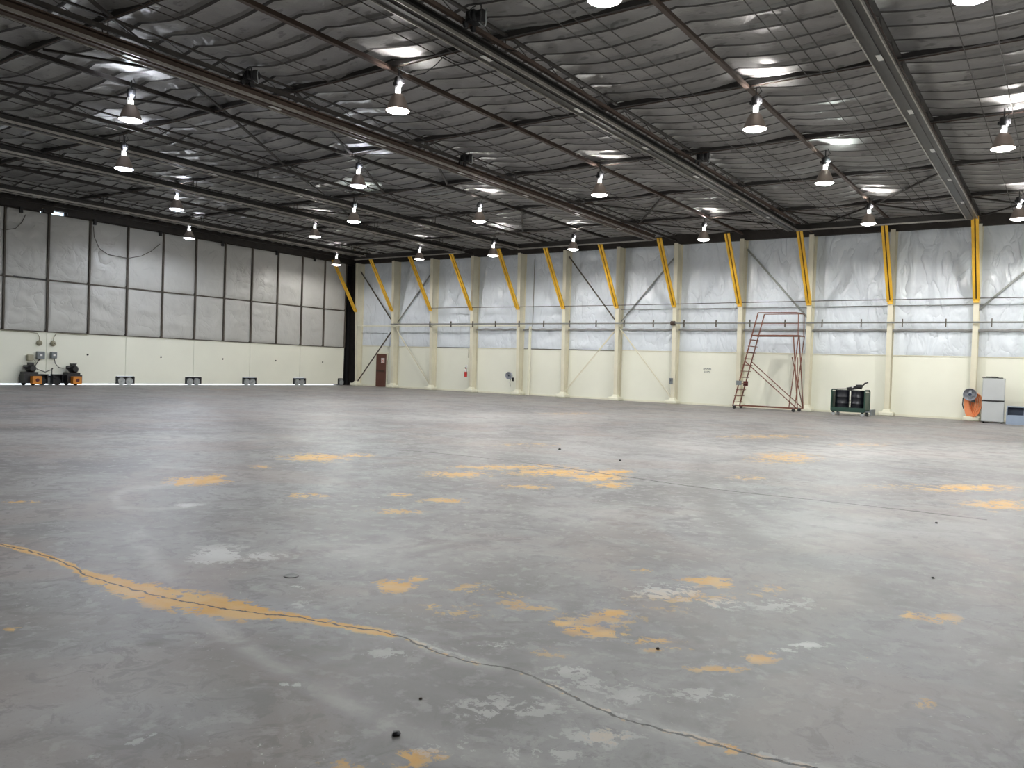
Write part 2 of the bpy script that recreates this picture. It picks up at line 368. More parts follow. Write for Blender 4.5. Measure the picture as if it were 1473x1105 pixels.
def stamp(q, ch, amp, ext=1.9, hard=False):
    c, a, b, det = q; ex = (abs(a.x) + abs(b.x)) * ext; ey = (abs(a.y) + abs(b.y)) * ext
    i0, i1 = bisect.bisect_left(XS, c.x - ex), bisect.bisect_right(XS, c.x + ex); j0, j1 = bisect.bisect_left(YS, c.y - ey), bisect.bisect_right(YS, c.y + ey)
    for i in range(i0, i1):
        for j in range(j0, j1):
            r2 = ell_val(q, XS[i], YS[j])
            v = amp * math.exp(-(r2 ** 1.15) * .75) if r2 < 12 else 0
            k = marks[j * nx + i]
            if v > k[ch]: k[ch] = v
def line(pts, ch, amp):
    for (x0, y0, w0), (x1, y1, w1) in zip(pts, pts[1:]):
        n = max(2, int(math.hypot(x1 - x0, y1 - y0) / max(2, min(w0, w1) * .8)))
        for k in range(n + 1):
            t = k / n; w = w0 + (w1 - w0) * t
            stamp(quad(x0 + (x1 - x0) * t, y0 + (y1 - y0) * t, w * 1.5, w), ch, amp)
for e in YEL: stamp(quad(*e[:4]), 0, e[4] * 1.12)
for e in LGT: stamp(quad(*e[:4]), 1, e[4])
for e in DRK: stamp(quad(*e[:4]), 2, e[4])
for e in WHI: stamp(quad(*e[:4]), 3, e[4] * 1.1)
line(YBAND, 0, 1.6); line(GBAND, 1, .6); line([(x, y - 3, w * .5) for x, y, w in GBAND], 3, .5)
line([(x, y, 2.5) for x, y, w in GBAND], 0, .62)
for pts, w, a in LLIN: line([(x, y, w) for x, y in pts], 1, a)
for pts, w, a in DLIN: line([(x, y, w) for x, y in pts], 2, a)
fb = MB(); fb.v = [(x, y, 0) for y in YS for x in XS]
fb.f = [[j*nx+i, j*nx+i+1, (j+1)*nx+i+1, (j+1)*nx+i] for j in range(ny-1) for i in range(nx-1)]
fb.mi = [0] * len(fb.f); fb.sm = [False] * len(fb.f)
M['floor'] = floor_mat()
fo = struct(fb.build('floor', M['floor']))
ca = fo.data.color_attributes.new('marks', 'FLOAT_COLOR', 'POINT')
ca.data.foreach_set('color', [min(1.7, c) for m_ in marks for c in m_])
struct(MB().b2((-60, -30, -.3), (-39.6, 60, -.01)).build('floor_outside', M['apron']))

# ------------------------------------------------------------------ shell
YW, XL, XR, YB0, ZC, ZW = 37.95, -38.75, 8.0, -10.0, 8.42, 7.92
COLX = [-38.1, -34.92, -31.78, -28.7, -25.42, -22.47, -19.27, -16.1, -12.82, -9.66, -6.32, -3.14]
COLX_ALL = COLX + [0.05, 3.25, 6.45]

def wavy(x0, x1, z0, z1, y, nxs, nzs, amp, seed, horiz=False, edge=.06):
    "pillowy grid in the XZ plane facing -Y (or in YZ facing +X when horiz)"
    b = MB(); vs = []
    for j in range(nzs + 1):
        for i in range(nxs + 1):
            u, v = i / nxs, j / nzs; p = x0 + (x1 - x0) * u; z = z0 + (z1 - z0) * v
            pil = (4 * u * (1 - u)) ** .3 * (4 * v * (1 - v)) ** .25
            vert = (not horiz) and x0 > -17
            n = (noise.noise(Vector((p * 2.4, z * .45, seed))) + .5 * noise.noise(Vector((p * 4.6 + z * .6, z * 1.1, seed + 5)))) if vert else (noise.noise(Vector((p * .9, z * 2.1, seed))) + .5 * noise.noise(Vector((p * 2.6, z * 3.2, seed + 5))))
            d = edge * pil + amp * n * pil
            vs.append((y + d, p, z) if horiz else (p, y - d, z))
    fs = []
    for j in range(nzs):
        for i in range(nxs):
            a = j * (nxs + 1) + i; q = [a, a + 1, a + nxs + 2, a + nxs + 1]; fs.append(q)
    b.add(vs, fs, 0, True); return b

wb = sempty('wall_back', (0, YW, 0))
o = MB().b2((XL - 1.2, YW, 0), (XR + .3, YW + .2, ZC + .3)).build('wall_sheeting', M['cream'], wb); o.location = (0, -YW, 0)
edges = [XL + 1.0] + COLX_ALL[1:] + [XR]
edges = COLX_ALL + [XR]
for k in range(len(edges) - 1):
    a, b = edges[k] + .06, edges[k + 1] - .06
    for (z0, z1, nz) in (((3.72, ZW, 34), (2.62, 3.64, 10)) if k >= 3 else ((2.62, ZW, 44),)):
        q = wavy(a, b, z0, z1, YW - .02, 40, nz, .075, k * 7.3 + z0, edge=.05).build('insulation_panel', M['insul'], wb); q.location = (0, -YW, 0)
    if k >= 3:
        fl = MB(); n = 20
        pts = [(a + (b - a) * i / n, YW - .11, 3.68 + .018 * math.sin(i * 1.1 + k)) for i in range(n + 1)]
        for p, r in zip(pts, pts[1:]): fl.bar(p, r, .10, .02, up=(0, 1, 0))
        # bar axes: width along Y, height along Z
        q = fl.build('insulation_flap', M['flap'], wb); q.location = (0, -YW, 0)
    tb = MB(); tb.b2((a, YW - .035, 2.585), (b, YW, 2.62))
    q = tb.build('trim_strip', M['batten'] if k in (2, 4, 5) else M['cream_col'], wb); q.location = (0, -YW, 0)
    kb = MB().b2((a, YW - .05, 0.0), (b, YW, .09)); q = kb.build('base_curb', M['cream_foot'], wb); q.location = (0, -YW, 0)
# head beam over the wall
struct(MB().b2((XL, YW - .22, ZW), (XR, YW, ZC)).build('trim_1', M['dark_steel']))
MBr = MB().b2((XR, YB0, 0), (XR + .2, YW, ZC + .3)); struct(MBr.build('wall_right', M['cream']))
struct(MB().b2((XL - .3, YB0 - .2, 0), (XR + .3, YB0, ZC + .3)).build('wall_front', M['cream']))

# left side: sliding hangar door leaves
DOORX = XL
D = 3.73; seams = [37.02 - D * k for k in range(0, 9)]       # 37.02, 33.29, ...
seams = [37.02, 33.38, 29.70, 26.08, 22.27, 18.47, 14.75, 11.0, 7.3]
whl = None
def wheel_housing(par, y, y0, s):
    "open black housing with a steel door wheel; s = +1 when the housing lies on the +Y side of the seam"
    w = .44
    a, b = (y, y + w) if s > 0 else (y - w, y)
    h = MB().b2((DOORX - .10, a, .05), (DOORX - .06, b, .42)).b2((DOORX - .06, a, .40), (DOORX + .06, b, .43)).b2((DOORX - .06, (a if s > 0 else b) - .012, .06), (DOORX + .06, (a if s > 0 else b) + .012, .42)).b2((DOORX - .06, (b if s > 0 else a) - .03, .06), (DOORX + .05, (b if s > 0 else a) + .03, .42))
    ho = h.build('wheel_housing', M['black'], par); ho.location = (0, -y0, 0)
    c = (DOORX, (a + b) / 2 - .03 * s, .185)
    MB().lathe([(0, -.045), (.14, -.045), (.155, -.06), (.185, -.06), (.185, .06), (.155, .06), (.14, .045), (0, .045)], c, 20, 'x').lathe([(0, -.08), (.04, -.08), (.04, .08), (0, .08)], c, 10, 'x').build('wheel', M['galv'], ho)
for k in range(len(seams) - 1):
    y1, y0 = seams[k], seams[k + 1]; yc = (y0 + y1) / 2
    d = sempty('door_%d' % (k + 1), (0, y0, 0))
    def P(b, n, m):
        q = b.build(n, m, d); q.location = (0, -y0, 0); return q
    # cream panel with the two wheel notches at its foot
    cut = .47; b = MB().b2((DOORX - .12, y0 + .012, .44), (DOORX, y1 - .012, 2.44)).b2((DOORX - .12, y0 + cut, .065), (DOORX, y1 - cut, .44))
    P(b, 'panel', M['cream'])
    P(MB().b2((DOORX - .12, y0 + .01, 2.44), (DOORX - .02, y1 - .01, 7.86)), 'backing_panel', M['batten'])
    for (u0, u1) in ((y0, yc), (yc, y1)):
        P(wavy(u0 + .05, u1 - .05, 4.86, 7.84, DOORX - .02, 26, 34, .06, k * 3.1 + u0, True, .06), 'insulation_panel', M['quilt'])
        P(wavy(u0 + .05, u1 - .05, 2.47, 4.79, DOORX - .02, 26, 28, .06, k * 9.1 + u0, True, .06), 'insulation_panel', M['quilt'])
    if k == 5: P(MB().bar((DOORX + .05, y1 - 2.6 + 1.1, 4.84), (DOORX + .05, y1 - .1, 4.80), .03, .06), 'torn_seam', M['black'])
    P(MB().b2((DOORX - .02, yc - .035, 2.44), (DOORX + .06, yc + .035, 7.86)), 'batten', M['batten'])
    P(MB().b2((DOORX - .02, y1 - .05, 2.44), (DOORX + .07, y1 - .005, 7.86)), 'batten', M['batten'])
    P(MB().b2((DOORX - .02, y0 + .005, 2.44), (DOORX + .07, y0 + .03, 7.86)), 'batten', M['batten'])
    P(MB().b2((DOORX - .02, y0, 4.80), (DOORX + .05, y1, 4.85)), 'batten', M['batten'])
    P(MB().b2((DOORX - .02, y0, 2.425), (DOORX + .05, y1, 2.465)), 'batten', M['batten'])
    wheel_housing(d, y1 - .01, y0, -1); wheel_housing(d, y0 + .01, y0, 1)
    if k != 5: P(MB().cyl((DOORX + .01, yc, 1.45), .045, .03, 10, 'x'), 'lock_port', M['black'])
# remaining left wall towards the camera's back, corner recess and header
struct(MB().b2((XL - .12, YB0, 0), (XL, seams[-1], 7.86)).build('wall_left', M['cream']))
rec = sempty('wall_recess', (0, 0, 0))
MB().b2((XL - .9, 37.0, 0), (XL - .75, YW, ZC)).b2((XL - .9, 37.03, 0), (XL - .13, 37.06, ZC)).b2((XL - .75, YW - .04, 0), (XL + .25, YW - .01, ZC)).build('recess_lining', M['dark_steel'], rec)
MB().b2((XL - .6, 37.5, 0), (XL - .3, 37.75, ZC)).build('guide_post', M['black'], rec)
hd = sempty('trim_2', (0, 0, 0))
h = MB()
for (a, b) in ((YB0, 18.12), (18.24, 18.62), (19.25, YW)):
    h.b2((XL - .30, a, 7.80), (XL - .13, b, 8.06))
h.b2((XL - .30, YB0, 8.04), (XL + .10, YW, ZC + .1))
for (a, b) in ((YB0, 18.12), (18.24, 18.62), (19.25, YW)): h.b2((XL + .0, a, 7.90), (XL + .10, b, 8.04))
h.build('header_beam', M['dark_steel'], hd)
for i, y in enumerate((17.2, 20.5, 23.9, 27.6, 31.3, 34.2)):
    MB().b2((XL + .10, y - .06, 7.66), (XL + .2, y + .06, 7.92)).build('guide_bracket', M['black'], hd)

# ------------------------------------------------------------------ ceiling: quilted foil with dark sagging seams
PURY = [-6.2, -1.2, 3.8, 8.75, 13.5, 18.45, 23.3, 28.2, 33.1]
def ceil_mesh():
    b = MB(); xs = []
    bays = [XL - .2] + COLX_ALL[0:] + [XR]
    for a, c in zip(bays, bays[1:]):
        n = 8 if c - a > 1 else 2
        xs += [a + (c - a) * i / n for i in range(n)]
    xs.append(XR)
    def sag(x):
        for a, c in zip(bays, bays[1:]):
            if a <= x <= c: u = (x - a) / (c - a); return 4 * u * (1 - u) * min(1, (c - a) / 3)
        return 0
    seam = []; ys = sorted(PURY + [YB0, YW])
    for a, c in zip(ys, ys[1:]):
        n = max(1, round((c - a) / .70)); seam += [a + (c - a) * i / n for i in range(n)]
    seam.append(YW)
    rows = []   # (y, is_seam_after, puff)
    prof = [(.035, 0), (.12, .5), (.5, 1), (.88, .5)]
    for si, (a, c) in enumerate(zip(seam, seam[1:])):
        L = c - a
        for t, pf in prof: rows.append((a + L * t if t > .04 else a + .045, pf, si))
        rows.append((c - .045, 0, si))
    V = []
    for (y, pf, si) in rows:
        for i, x in enumerate(xs):
            w0 = .09 * noise.noise(Vector((x * .55, si * 1.7, 3.3))) + .05 * noise.noise(Vector((x * 1.4, si * 2.9, 9)))
            w1 = .09 * noise.noise(Vector((x * .55, (si + 1) * 1.7, 3.3))) + .05 * noise.noise(Vector((x * 1.4, (si + 1) * 2.9, 9)))
            t = (y - seam[si]) / (seam[si + 1] - seam[si]); w = w0 * (1 - t) + w1 * t
            s0 = sag(x)
            z = ZC - .02 - .15 * s0 * (1 - .5 * pf) + .05 * pf + .07 * pf * noise.noise(Vector((x * 1.5, y * 1.8, 1)))
            if y > YW - .3 or y < YB0 + .3: w = 0
            V.append((x, y + w, z))
    n = len(xs); F = []; MI = []
    for j in range(len(rows) - 1):
        sm = rows[j][2] != rows[j + 1][2]
        for i in range(n - 1):
            F.append([j*n+i, (j+1)*n+i, (j+1)*n+i+1, j*n+i+1]); MI.append(1 if sm else 0)
    o = len(b.v); b.v = V; b.f = F; b.mi = MI; b.sm = [True] * len(F)
    b.b2((XL - .3, YB0 - .2, ZC + .12), (XR + .3, YW + .2, ZC + .3), mi=1)
    return b
struct(ceil_mesh().build('ceiling', [M['foil'], M['seam']]))

# roof trusses running away from the viewer, one over every column
def truss(x, y0, y1, loc_label, heavy):
    t = thing('roof_truss', loc_label, 'truss', (x, y1, 8.0), 0, 'dark lattice roof trusses over the columns')
    w = .09 if heavy else .065
    MB().b2((-w/2, y0 - y1, 0), (w/2, 0, .055)).b2((-.012, y0 - y1, .05), (.012, 0, .1)).build('bottom_chord', M['dark_steel'] if not heavy else M['rust'], t)
    MB().b2((-w/2, y0 - y1, .25), (w/2, 0, .29)).build('top_chord', M['dark_steel'], t)
    n = int((y1 - y0) / .62); pts = [(0, y0 - y1 + (y1 - y0) * i / n, .06 if i % 2 else .26) for i in range(n + 1)]
    z = MB()
    for a, b in zip(pts, pts[1:]): z.bar(a, b, .013, .013, up=(1, 0, 0))
    z.build('lattice_web', M['dark_steel'], t)
    return t
tn = ['over the dark corner column', 'second beam out from the left corner', 'third beam out from the left corner', 'above the column with the fire extinguisher', 'above the column with the small round fan',
      'sixth beam from the left corner', 'above the crossing of the second wall bracing', 'above the column with the switch box'.replace('above the', 'in line with the'), 'left of the rolling ladder', 'right behind the rolling ladder', 'between drum cart and fridge', 'running to the column beside the fridge']
for i, x in enumerate(COLX_ALL):
    if i % 2 == 1 or i > 12:
        truss(x, YB0 + .1, 37.3, 'dark steel roof truss ' + (tn[i] if i < 12 else 'at the far right of the roof'), i in (9, 11))
    else:
        o = MB().b2((-.05, -37.3 - 9.8, 0), (.05, 0, .05)).b2((-.01, -37.3 - 9.8, .05), (.01, 0, .12)).build('roof_beam', M['rust'] if i in (8, 10) else M['dark_steel'], None, (x, 37.3, 8.12))
        tag(o, 'thin steel roof beam ' + (tn[i] if i < 12 else 'near the right edge of the roof'), 'beam', 'thin roof beams between the trusses')

# purlins across
for i, y in enumerate(PURY):
    p = MB(); n = 60
    x0, x1 = XL + .1, XR - .1
    pts = [(x0 + (x1 - x0) * k / n, y + .02 * noise.noise(Vector((k * .9, i, 0))), 8.285 + .03 * noise.noise(Vector((k * .7, i * 3, 5)))) for k in range(n + 1)]
    for a, b in zip(pts, pts[1:]): p.bar(a, b, .13 if i % 2 == 0 else .10, .11)
    k = len(PURY) - 1 - i
    o = p.build('roof_purlin', M['seam']); tag(o, 'dark cross purlin under the ceiling, %s from the back wall' % (['nearest'] + ORD[1:])[k], 'purlin', 'dark purlins across the ceiling')
    p2 = MB().tube([(x0, y - .1, 8.16), (x1, y - .1, 8.17)], .013, 6)
    q = p2.build('conduit', M['rust']); 
    tag(q, 'thin rusty conduit beside the cross purlin %s from the back wall' % (['nearest'] + ORD[1:])[k], 'conduit', 'thin conduits beside the purlins')

# light support wires along the roof
WX = [-1.35, -1.95, -4.35, -4.65, -4.95, -7.55, -7.9, -8.25, -10.9, -11.3, -14.3, -14.6, -17.6, -20.8, -23.3, -26.8, -30.2, -33.5]
near = {-1.35: 'rightmost of the wires in the photo', -1.95: 'second wire from the right'}
for i, x in enumerate(WX):
    z = 8.13
    o = MB().tube([(x, YB0 + .2, z), (x + .02, 12, z - .02), (x, 25, z), (x, 37.8, z)], .011, 6).build('support_wire', M['dark_steel'])
    tag(o, 'thin wire holding up the ceiling foil, %s from the right' % (ORD[i] if i < 16 else ('seventeenth', 'eighteenth')[i - 16]), 'wire', 'ceiling support wires')

# diagonal roof braces
DG = [((-15.3, 7.8), (-19.0, 13.5)), ((-19.0, 13.5), (-22.4, 18.4)), ((-18.9, 8.8), (-16.1, 13.5)), ((-22.4, 8.8), (-19.2, 13.5)), ((-16.1, 13.5), (-19.2, 18.4)), ((-16.1, 18.45), (-19.2, 23.3)), ((-19.2, 18.45), (-22.4, 23.3)), ((-22.4, 18.4), (-25.4, 23.3)),
      ((-6.3, 33.1), (-3.2, 28.3)), ((-6.3, 33.1), (-9.6, 37.3)), ((-6.3, 33.1), (-3.3, 37.3)), ((-9.6, 33.1), (-6.5, 37.3)), ((-16.2, 28.3), (-12.8, 33.1)), ((-12.8, 33.1), (-9.7, 37.2)), ((-12.8, 28.3), (-16.1, 33.1)),
      ((-16.1, 33.1), (-12.9, 37.2)), ((-3.2, 33.1), (-.1, 37.2)), ((-3.2, 37.2), (0, 33.2)), ((-25.4, 23.4), (-28.7, 28.2)), ((-28.7, 23.4), (-25.4, 28.2)), ((-31.8, 13.6), (-28.7, 18.4)), ((-19.2, 28.2), (-22.4, 33.1))]
for i, (a, b) in enumerate(DG):
    o = MB().bar((a[0], a[1], 8.2), (b[0], b[1], 8.2), .07, .05).build('roof_brace', M['dark_steel'])
    far = 'close to the back wall' if max(a[1], b[1]) > 33.5 else ('mid hall' if a[1] > 18 else 'in the near left roof')
    tag(o, 'dark diagonal roof brace %s, %s counted from near left' % (far, ORD[i] if i < 16 else ('seventeenth', 'eighteenth', 'nineteenth', 'twentieth', 'twenty-first', 'twenty-second')[i - 16]), 'brace', 'diagonal braces in the roof')

# hanging rails
RAILS = [(-3.2, 'wide dark hanging rail nearest the right edge of the photo', 34.9), (-9.82, 'long hanging rail ending above the rolling ladder', 34.9), (-16.25, 'reddish hanging rail running from the upper left edge', 34.9),
         (-24.0, 'hanging rail with pale edge, third from the left wall', 34.9), (-27.6, 'hanging rail with pale edge, second from the left wall', 34.9), (-34.2, 'hanging rail closest to the left hangar doors', 34.0)]
for i, (x, lab, ye) in enumerate(RAILS):
    t = thing('hanging_rail', lab, 'rail', (x, ye, 7.7), 0, 'hanging rails along the hall')
    w = .19; L = ye - YB0 - .3
    MB().b2((-w + .01, -L, .02), (-.04, 0, .05)).b2((.04, -L, .02), (w - .01, 0, .05)).b2((-.045, -L, .0), (.045, 0, .045)).b2((-.02, -L, .045), (.02, 0, .22)).b2((-.13, -L, .22), (.13, 0, .25)).build('beam', M['rust'] if i in (2,) else M['rail'], t)
    for s in (-1, 1):
        MB().b2((s * w - .012, -L, -.01), (s * w + .012, 0, .055)).build('rail_edge', M['worn'], t, label='pale worn steel edge')
    for k in range(8):
        MB().b2((-.05, -3.4 - 3.7 * k - .16, -.008), (.05, -3.4 - 3.7 * k + .16, .0)).build('splice_plate', M['silver'], t, label='bright splice plate')
    hb = [y for y in PURY if y < ye]
    for y in hb:
        MB().tube([(-.1, y - ye, .25), (-.1, y - ye, .56)], .012, 6).tube([(.1, y - ye, .25), (.1, y - ye, .56)], .012, 6).bar((-.11, y - ye, .27), (.11, y - ye, .27), .03, .03).build('hanger', M['dark_steel'], t)
for (a, b, lab) in ((-9.82, -3.2, 'steel cross beam joining the two rightmost rails'), (-24.0, -16.25, 'steel cross beam behind the middle lamps at the back wall'), (-36.0, -27.6, 'steel cross beam near the left back corner')):
    t = thing('cross_beam', lab, 'beam', ((a + b) / 2, 35.1, 7.72), 0, 'cross beams on the yellow props'); w = (b - a) / 2
    MB().b2((-w, -.06, .02), (w, .06, .05)).b2((-w, -.015, .05), (w, .015, .25)).b2((-w, -.09, .25), (w, .09, .28)).build('beam', M['rail'], t)
    MB().b2((-w, -.09, -.01), (w, -.06, .05)).build('beam_edge', M['worn'], t)

# trolleys on the rails
def trolley(loc, lab):
    t = thing('hoist_trolley', lab, 'trolley', loc, 0, 'dark trolleys above the rails')
    MB().box((0, 0, .12), (.22, .34, .2), bev=.03).cyl((.16, 0, .12), .12, .1, 14, 'x').build('body', M['black'], t)
    MB().cyl((-.12, -.12, -.02), .06, .05, 12, 'x').cyl((-.12, .12, -.02), .06, .05, 12, 'x').build('wheel', M['black'], t)
    for k in range(2):
        MB().tube([(.2 + .1 * math.sin(a) * (1 + k * .4), -.2 * k + .05 * math.cos(a * 2), .16 - .16 * math.cos(a) - .06) for a in [i * math.pi / 8 for i in range(-7, 8)]], .012, 6).build('cable_loop', M['galv'] if k == 0 else M['black'], t)
trolley((-9.45, 12.1, 7.97), 'dark hoist trolley with cable loops beside the ladder rail')
trolley((-15.9, 12.0, 7.97), 'dark hoist trolley on the reddish rail at left')
trolley((-15.95, 20.2, 7.97), 'small far trolley on the reddish rail in mid hall')
trolley((-9.4, 23.4, 7.97), 'small trolley further along the ladder rail')
o = MB().tube([(-12.6 + .27 * k, 13.4, 8.15 - .28 * abs(math.sin(k * math.pi / 5))) for k in range(0, 13)], .012, 6).build('electrical_cable', M['black']); tag(o, 'loose black cable looping beside the upper middle lamp', 'cable')

# ------------------------------------------------------------------ lamps
def make_lamp(kind):
    t = thing('high_bay_lamp', '', 'lamp', (0, 0, 0), 0, 'high bay lamps under the roof')
    MB().lathe([(.06, .36), (.10, .345), (.15, .27), (.20, .16), (.235, .05), (.262, 0), (.268, 0), (.268, .012), (.245, .055), (.21, .17), (.16, .285), (.105, .365), (.06, .375)], n=28, caps=False).build('reflector', M['reflector'], t)
    MB().lathe([(0, -.055), (.10, -.05), (.19, -.03), (.255, .0), (.262, .008), (.235, .04), (0, .05)], n=28).build('lens', LENS[kind], t)
    MB().lathe([(0, .36), (.055, .37), (.06, .43), (.045, .52), (0, .53)], n=14).build('bulb_neck', M['bulb'], t)
    s = MB()
    for k in range(3):
        a = k * 2.094; s.tube([(.075 * math.cos(a), .075 * math.sin(a), .36), (.08 * math.cos(a), .08 * math.sin(a), .55)], .009, 6)
    s.build('bracket', M['galv'], t)
    MB().lathe([(0, .53), (.09, .54), (.10, .57), (.10, .72), (.08, .75), (0, .76)], n=16).box((.11, 0, .64), (.06, .07, .1)).box((-.11, 0, .62), (.05, .06, .08)).build('ballast_housing', M['black'], t)
    MB().tube([(0, 0, .76), (0, 0, .96)], .018, 8).tube([(.03, 0, .76), (.12, .04, .86), (.05, .02, 1.0)], .009, 6).build('hanging_hook', M['black'], t)
    return t
LAMPS = [  # photo X, Y (metres) at rim height, colour, power factor, label
    (-18.9, 10.85, 'b', 1.0, 'large lamp at upper left with bright glow on the ceiling above'),
    (-12.6, 13.45, 'w', 1.0, 'lamp at upper middle with pinkish glow above and loose cable'),
    (-6.15, 18.45, 'w', 1.1, 'lamp hanging at upper right between two hanging rails'),
    (-1.5, 22.7, 'w', 1.15, 'lamp at the right edge, upper of two'),
    (-12.7, 23.1, 'w', 1.0, 'lamp hanging in mid hall, right of the reddish rail'),
    (-19.05, 18.6, 'b', .8, 'dark-shaded lamp left of centre with faint blue glow above'),
    (-23.15, 22.43, 'g', .7, 'greenish lamp just below the dark-shaded lamp left of centre'),
    (-19.2, 25.3, 'w', 1.0, 'lamp in the middle of the photo with two white glow spots'),
    (-23.15, 13.12, 'b', .9, 'bluish lamp at left, just below the largest left lamp'),
    (-28.6, 18.35, 'b', .8, 'lamp at left just above the door tops, higher of the two there'),
    (-28.6, 25.3, 'w', .8, 'lamp hanging near the middle of the left doors'),
    (-35.0, 23.15, 'b', .8, 'lamp close against the top of the left doors'),
    (-35.6, 33.2, 'w', .7, 'farthest lamp by the dark back corner'),
    (-29.1, 33.1, 'w', .8, 'small lamp before the back wall above the brown door side'),
    (-23.53, 32.22, 'w', .9, 'small lamp before the back wall beside the fourth yellow prop'),
    (-19.5, 33.1, 'w', .9, 'small lamp before the back wall with pink glow, at the fifth bay'),
    (-12.9, 32.7, 'w', 1.0, 'lamp before the back wall just left of the rolling ladder'),
    (-6.2, 31.6, 'w', 1.2, 'glaring round lamp before the back wall above the drum cart'),
    (-6.05, 24.5, 'g', 1.2, 'glaring round lamp in the right half of the roof'),
    (-1.6, 32.6, 'w', 1.15, 'lamp at the right edge above the fridge, lower of two'),
    (-6.05, 10.95, 'g', 1.0, 'lamp cut by the top edge near the centre'),
    (-1.37, 13.6, 'b', 1.0, 'lamp cut by the top edge at right'),
    (4.2, 14.5, 'w', 1.0, 'unseen lamp added beyond the right edge, nearer'), (4.2, 24.0, 'w', 1.0, 'unseen lamp added beyond the right edge, middle'), (4.2, 32.7, 'w', 1.0, 'unseen lamp added beyond the right edge, by the wall'),  # unseen lamps continuing the grid, added for the lighting
    (-.9, 4.8, 'b', .24, 'unseen lamp added above and ahead of the viewer'), (-6.2, 2.6, 'w', .22, 'unseen lamp added above the near floor at left'), (-12.6, 4.5, 'w', .4, 'unseen lamp added over the near left floor'), (-23.2, 4.5, 'w', .5, 'unseen lamp added over the far left floor'), (-3.5, -4.8, 'w', .3, 'unseen lamp added behind the viewer'), (-31.5, 9.5, 'b', .6, 'unseen lamp added at left by the doors'),  # unseen lamps added to light the near and left floor
]
ZL = 7.2
protos = {}
AREA = {}
POWER = 495.0; UP = 190.0; SIDE = 60.0
COLR = {'w': (1, .97, .93), 'b': (.86, .91, 1), 'g': (.90, 1, .95)}
def light_for(kind, pf, par):
    key = (kind, pf)
    if key not in AREA:
        a = bpy.data.lights.new('lamp_light', 'SPOT'); a.energy = POWER * pf; a.color = COLR[kind]; a.shadow_soft_size = .07; a.spot_size = R_(180); a.spot_blend = .35
        g = bpy.data.lights.new('lamp_side_glow', 'POINT'); g.energy = SIDE * pf; g.color = COLR[kind]; g.shadow_soft_size = .06
        s = bpy.data.lights.new('lamp_uplight', 'SPOT'); s.energy = UP * pf; s.color = COLR[kind]; s.spot_size = R_(125); s.spot_blend = .9; s.shadow_soft_size = .05
        AREA[key] = (a, s, g)
    a, s, g = AREA[key]
    go = bpy.data.objects.new('lamp_side_glow', g); COL.objects.link(go); go.parent = par; go.location = (0, 0, -.125)
    ao = bpy.data.objects.new('lamp_light', a); COL.objects.link(ao); ao.parent = par; ao.location = (0, 0, -.125)
    so = bpy.data.objects.new('lamp_uplight', s); COL.objects.link(so); so.parent = par; so.location = (.135, -.05, .50); so.rotation_euler = (math.pi, 0, 0)
for (x, y, k, pf, lab) in LAMPS:
    pf *= 1.12 if x > -7 and y > 10 else (.92 if x < -15 else 1.0)
    pf = round(pf, 2)
    zl = 7.0 if -24 < x < -23 else ZL
    if k not in protos:
        l = make_lamp(k); l.location = (x, y, zl); l['label'] = lab; protos[k] = l
    else:
        l = dup(protos[k], (x, y, zl), lab)
    l['pf'] = pf; l['kd'] = k
    # short steel support between the hook and the roof
for o in list(COL.objects):
    if o.name.startswith('high_bay_lamp') and 'pf' in o:
        light_for(o['kd'], o['pf'], o); del o['pf']; del o['kd']
for i, (x, y, k, pf, lab) in enumerate(LAMPS):
    if min(abs(x - c) for c in COLX_ALL) > .12 or min(abs(y - c) for c in PURY) > .2:
        pass

# ------------------------------------------------------------------ columns, props and bracing at the back wall
YF = 37.38
cl = ['cream steel column in the back corner beside the dark recess', 'cream steel column beside the brown exit door', 'cream steel column at the foot of the first wall bracing', 'cream steel column with the red fire extinguisher',
      'cream steel column with the small round fan', 'cream steel column left of the second wall bracing', 'cream steel column in the middle of the second wall bracing', 'cream steel column with the grey switch box',
      'cream steel column left of the rolling ladder', 'cream steel column right of the rolling ladder', 'cream steel column between drum cart and orange cord', 'cream steel column behind the orange cord beside the fridge', 'cream steel column right of the fridge', 'cream steel column past the photo edge', 'cream steel column in the right corner']
def make_column():
    t = thing('steel_column', '', 'column', (0, 0, 0), 0, 'cream tapered steel columns along the back wall')
    fw = .10
    prof = [(0, .14), (5, -.02), (7.92, -.10)]      # z, offset of the inner flange
    b = MB()
    for (z0, a), (z1, c) in zip(prof, prof[1:]):
        b.add([(-fw, a, z0), (fw, a, z0), (fw, a + .025, z0), (-fw, a + .025, z0), (-fw, c, z1), (fw, c, z1), (fw, c + .025, z1), (-fw, c + .025, z1)],
              [(0, 1, 5, 4), (1, 2, 6, 5), (2, 3, 7, 6), (3, 0, 4, 7), (3, 2, 1, 0), (4, 5, 6, 7)])
    b.build('inner_flange', M['cream_col'], t)
    w = MB()
    for (z0, a), (z1, c) in zip(prof, prof[1:]):
        w.add([(-.012, a + .02, z0), (.012, a + .02, z0), (.012, .55, z0), (-.012, .55, z0), (-.012, c + .02, z1), (.012, c + .02, z1), (.012, .55, z1), (-.012, .55, z1)],
              [(0, 1, 5, 4), (1, 2, 6, 5), (2, 3, 7, 6), (3, 0, 4, 7)])
    w.build('web', M['cream_col'], t)
    MB().box((0, .54, 3.96), (.2, .02, 7.92)).build('outer_flange', M['cream_col'], t)
    MB().box((0, .16, .09), (.60, .58, .18), bev=.04).add([(-.18, 0, .16), (.18, 0, .16), (.18, .36, .16), (-.18, .36, .16), (-.11, .11, .30), (.11, .11, .30), (.11, .3, .30), (-.11, .3, .30)], [(0, 1, 5, 4), (1, 2, 6, 5), (2, 3, 7, 6), (3, 0, 4, 7), (4, 5, 6, 7)]).build('foot_block', M['cream_foot'], t)
    return t
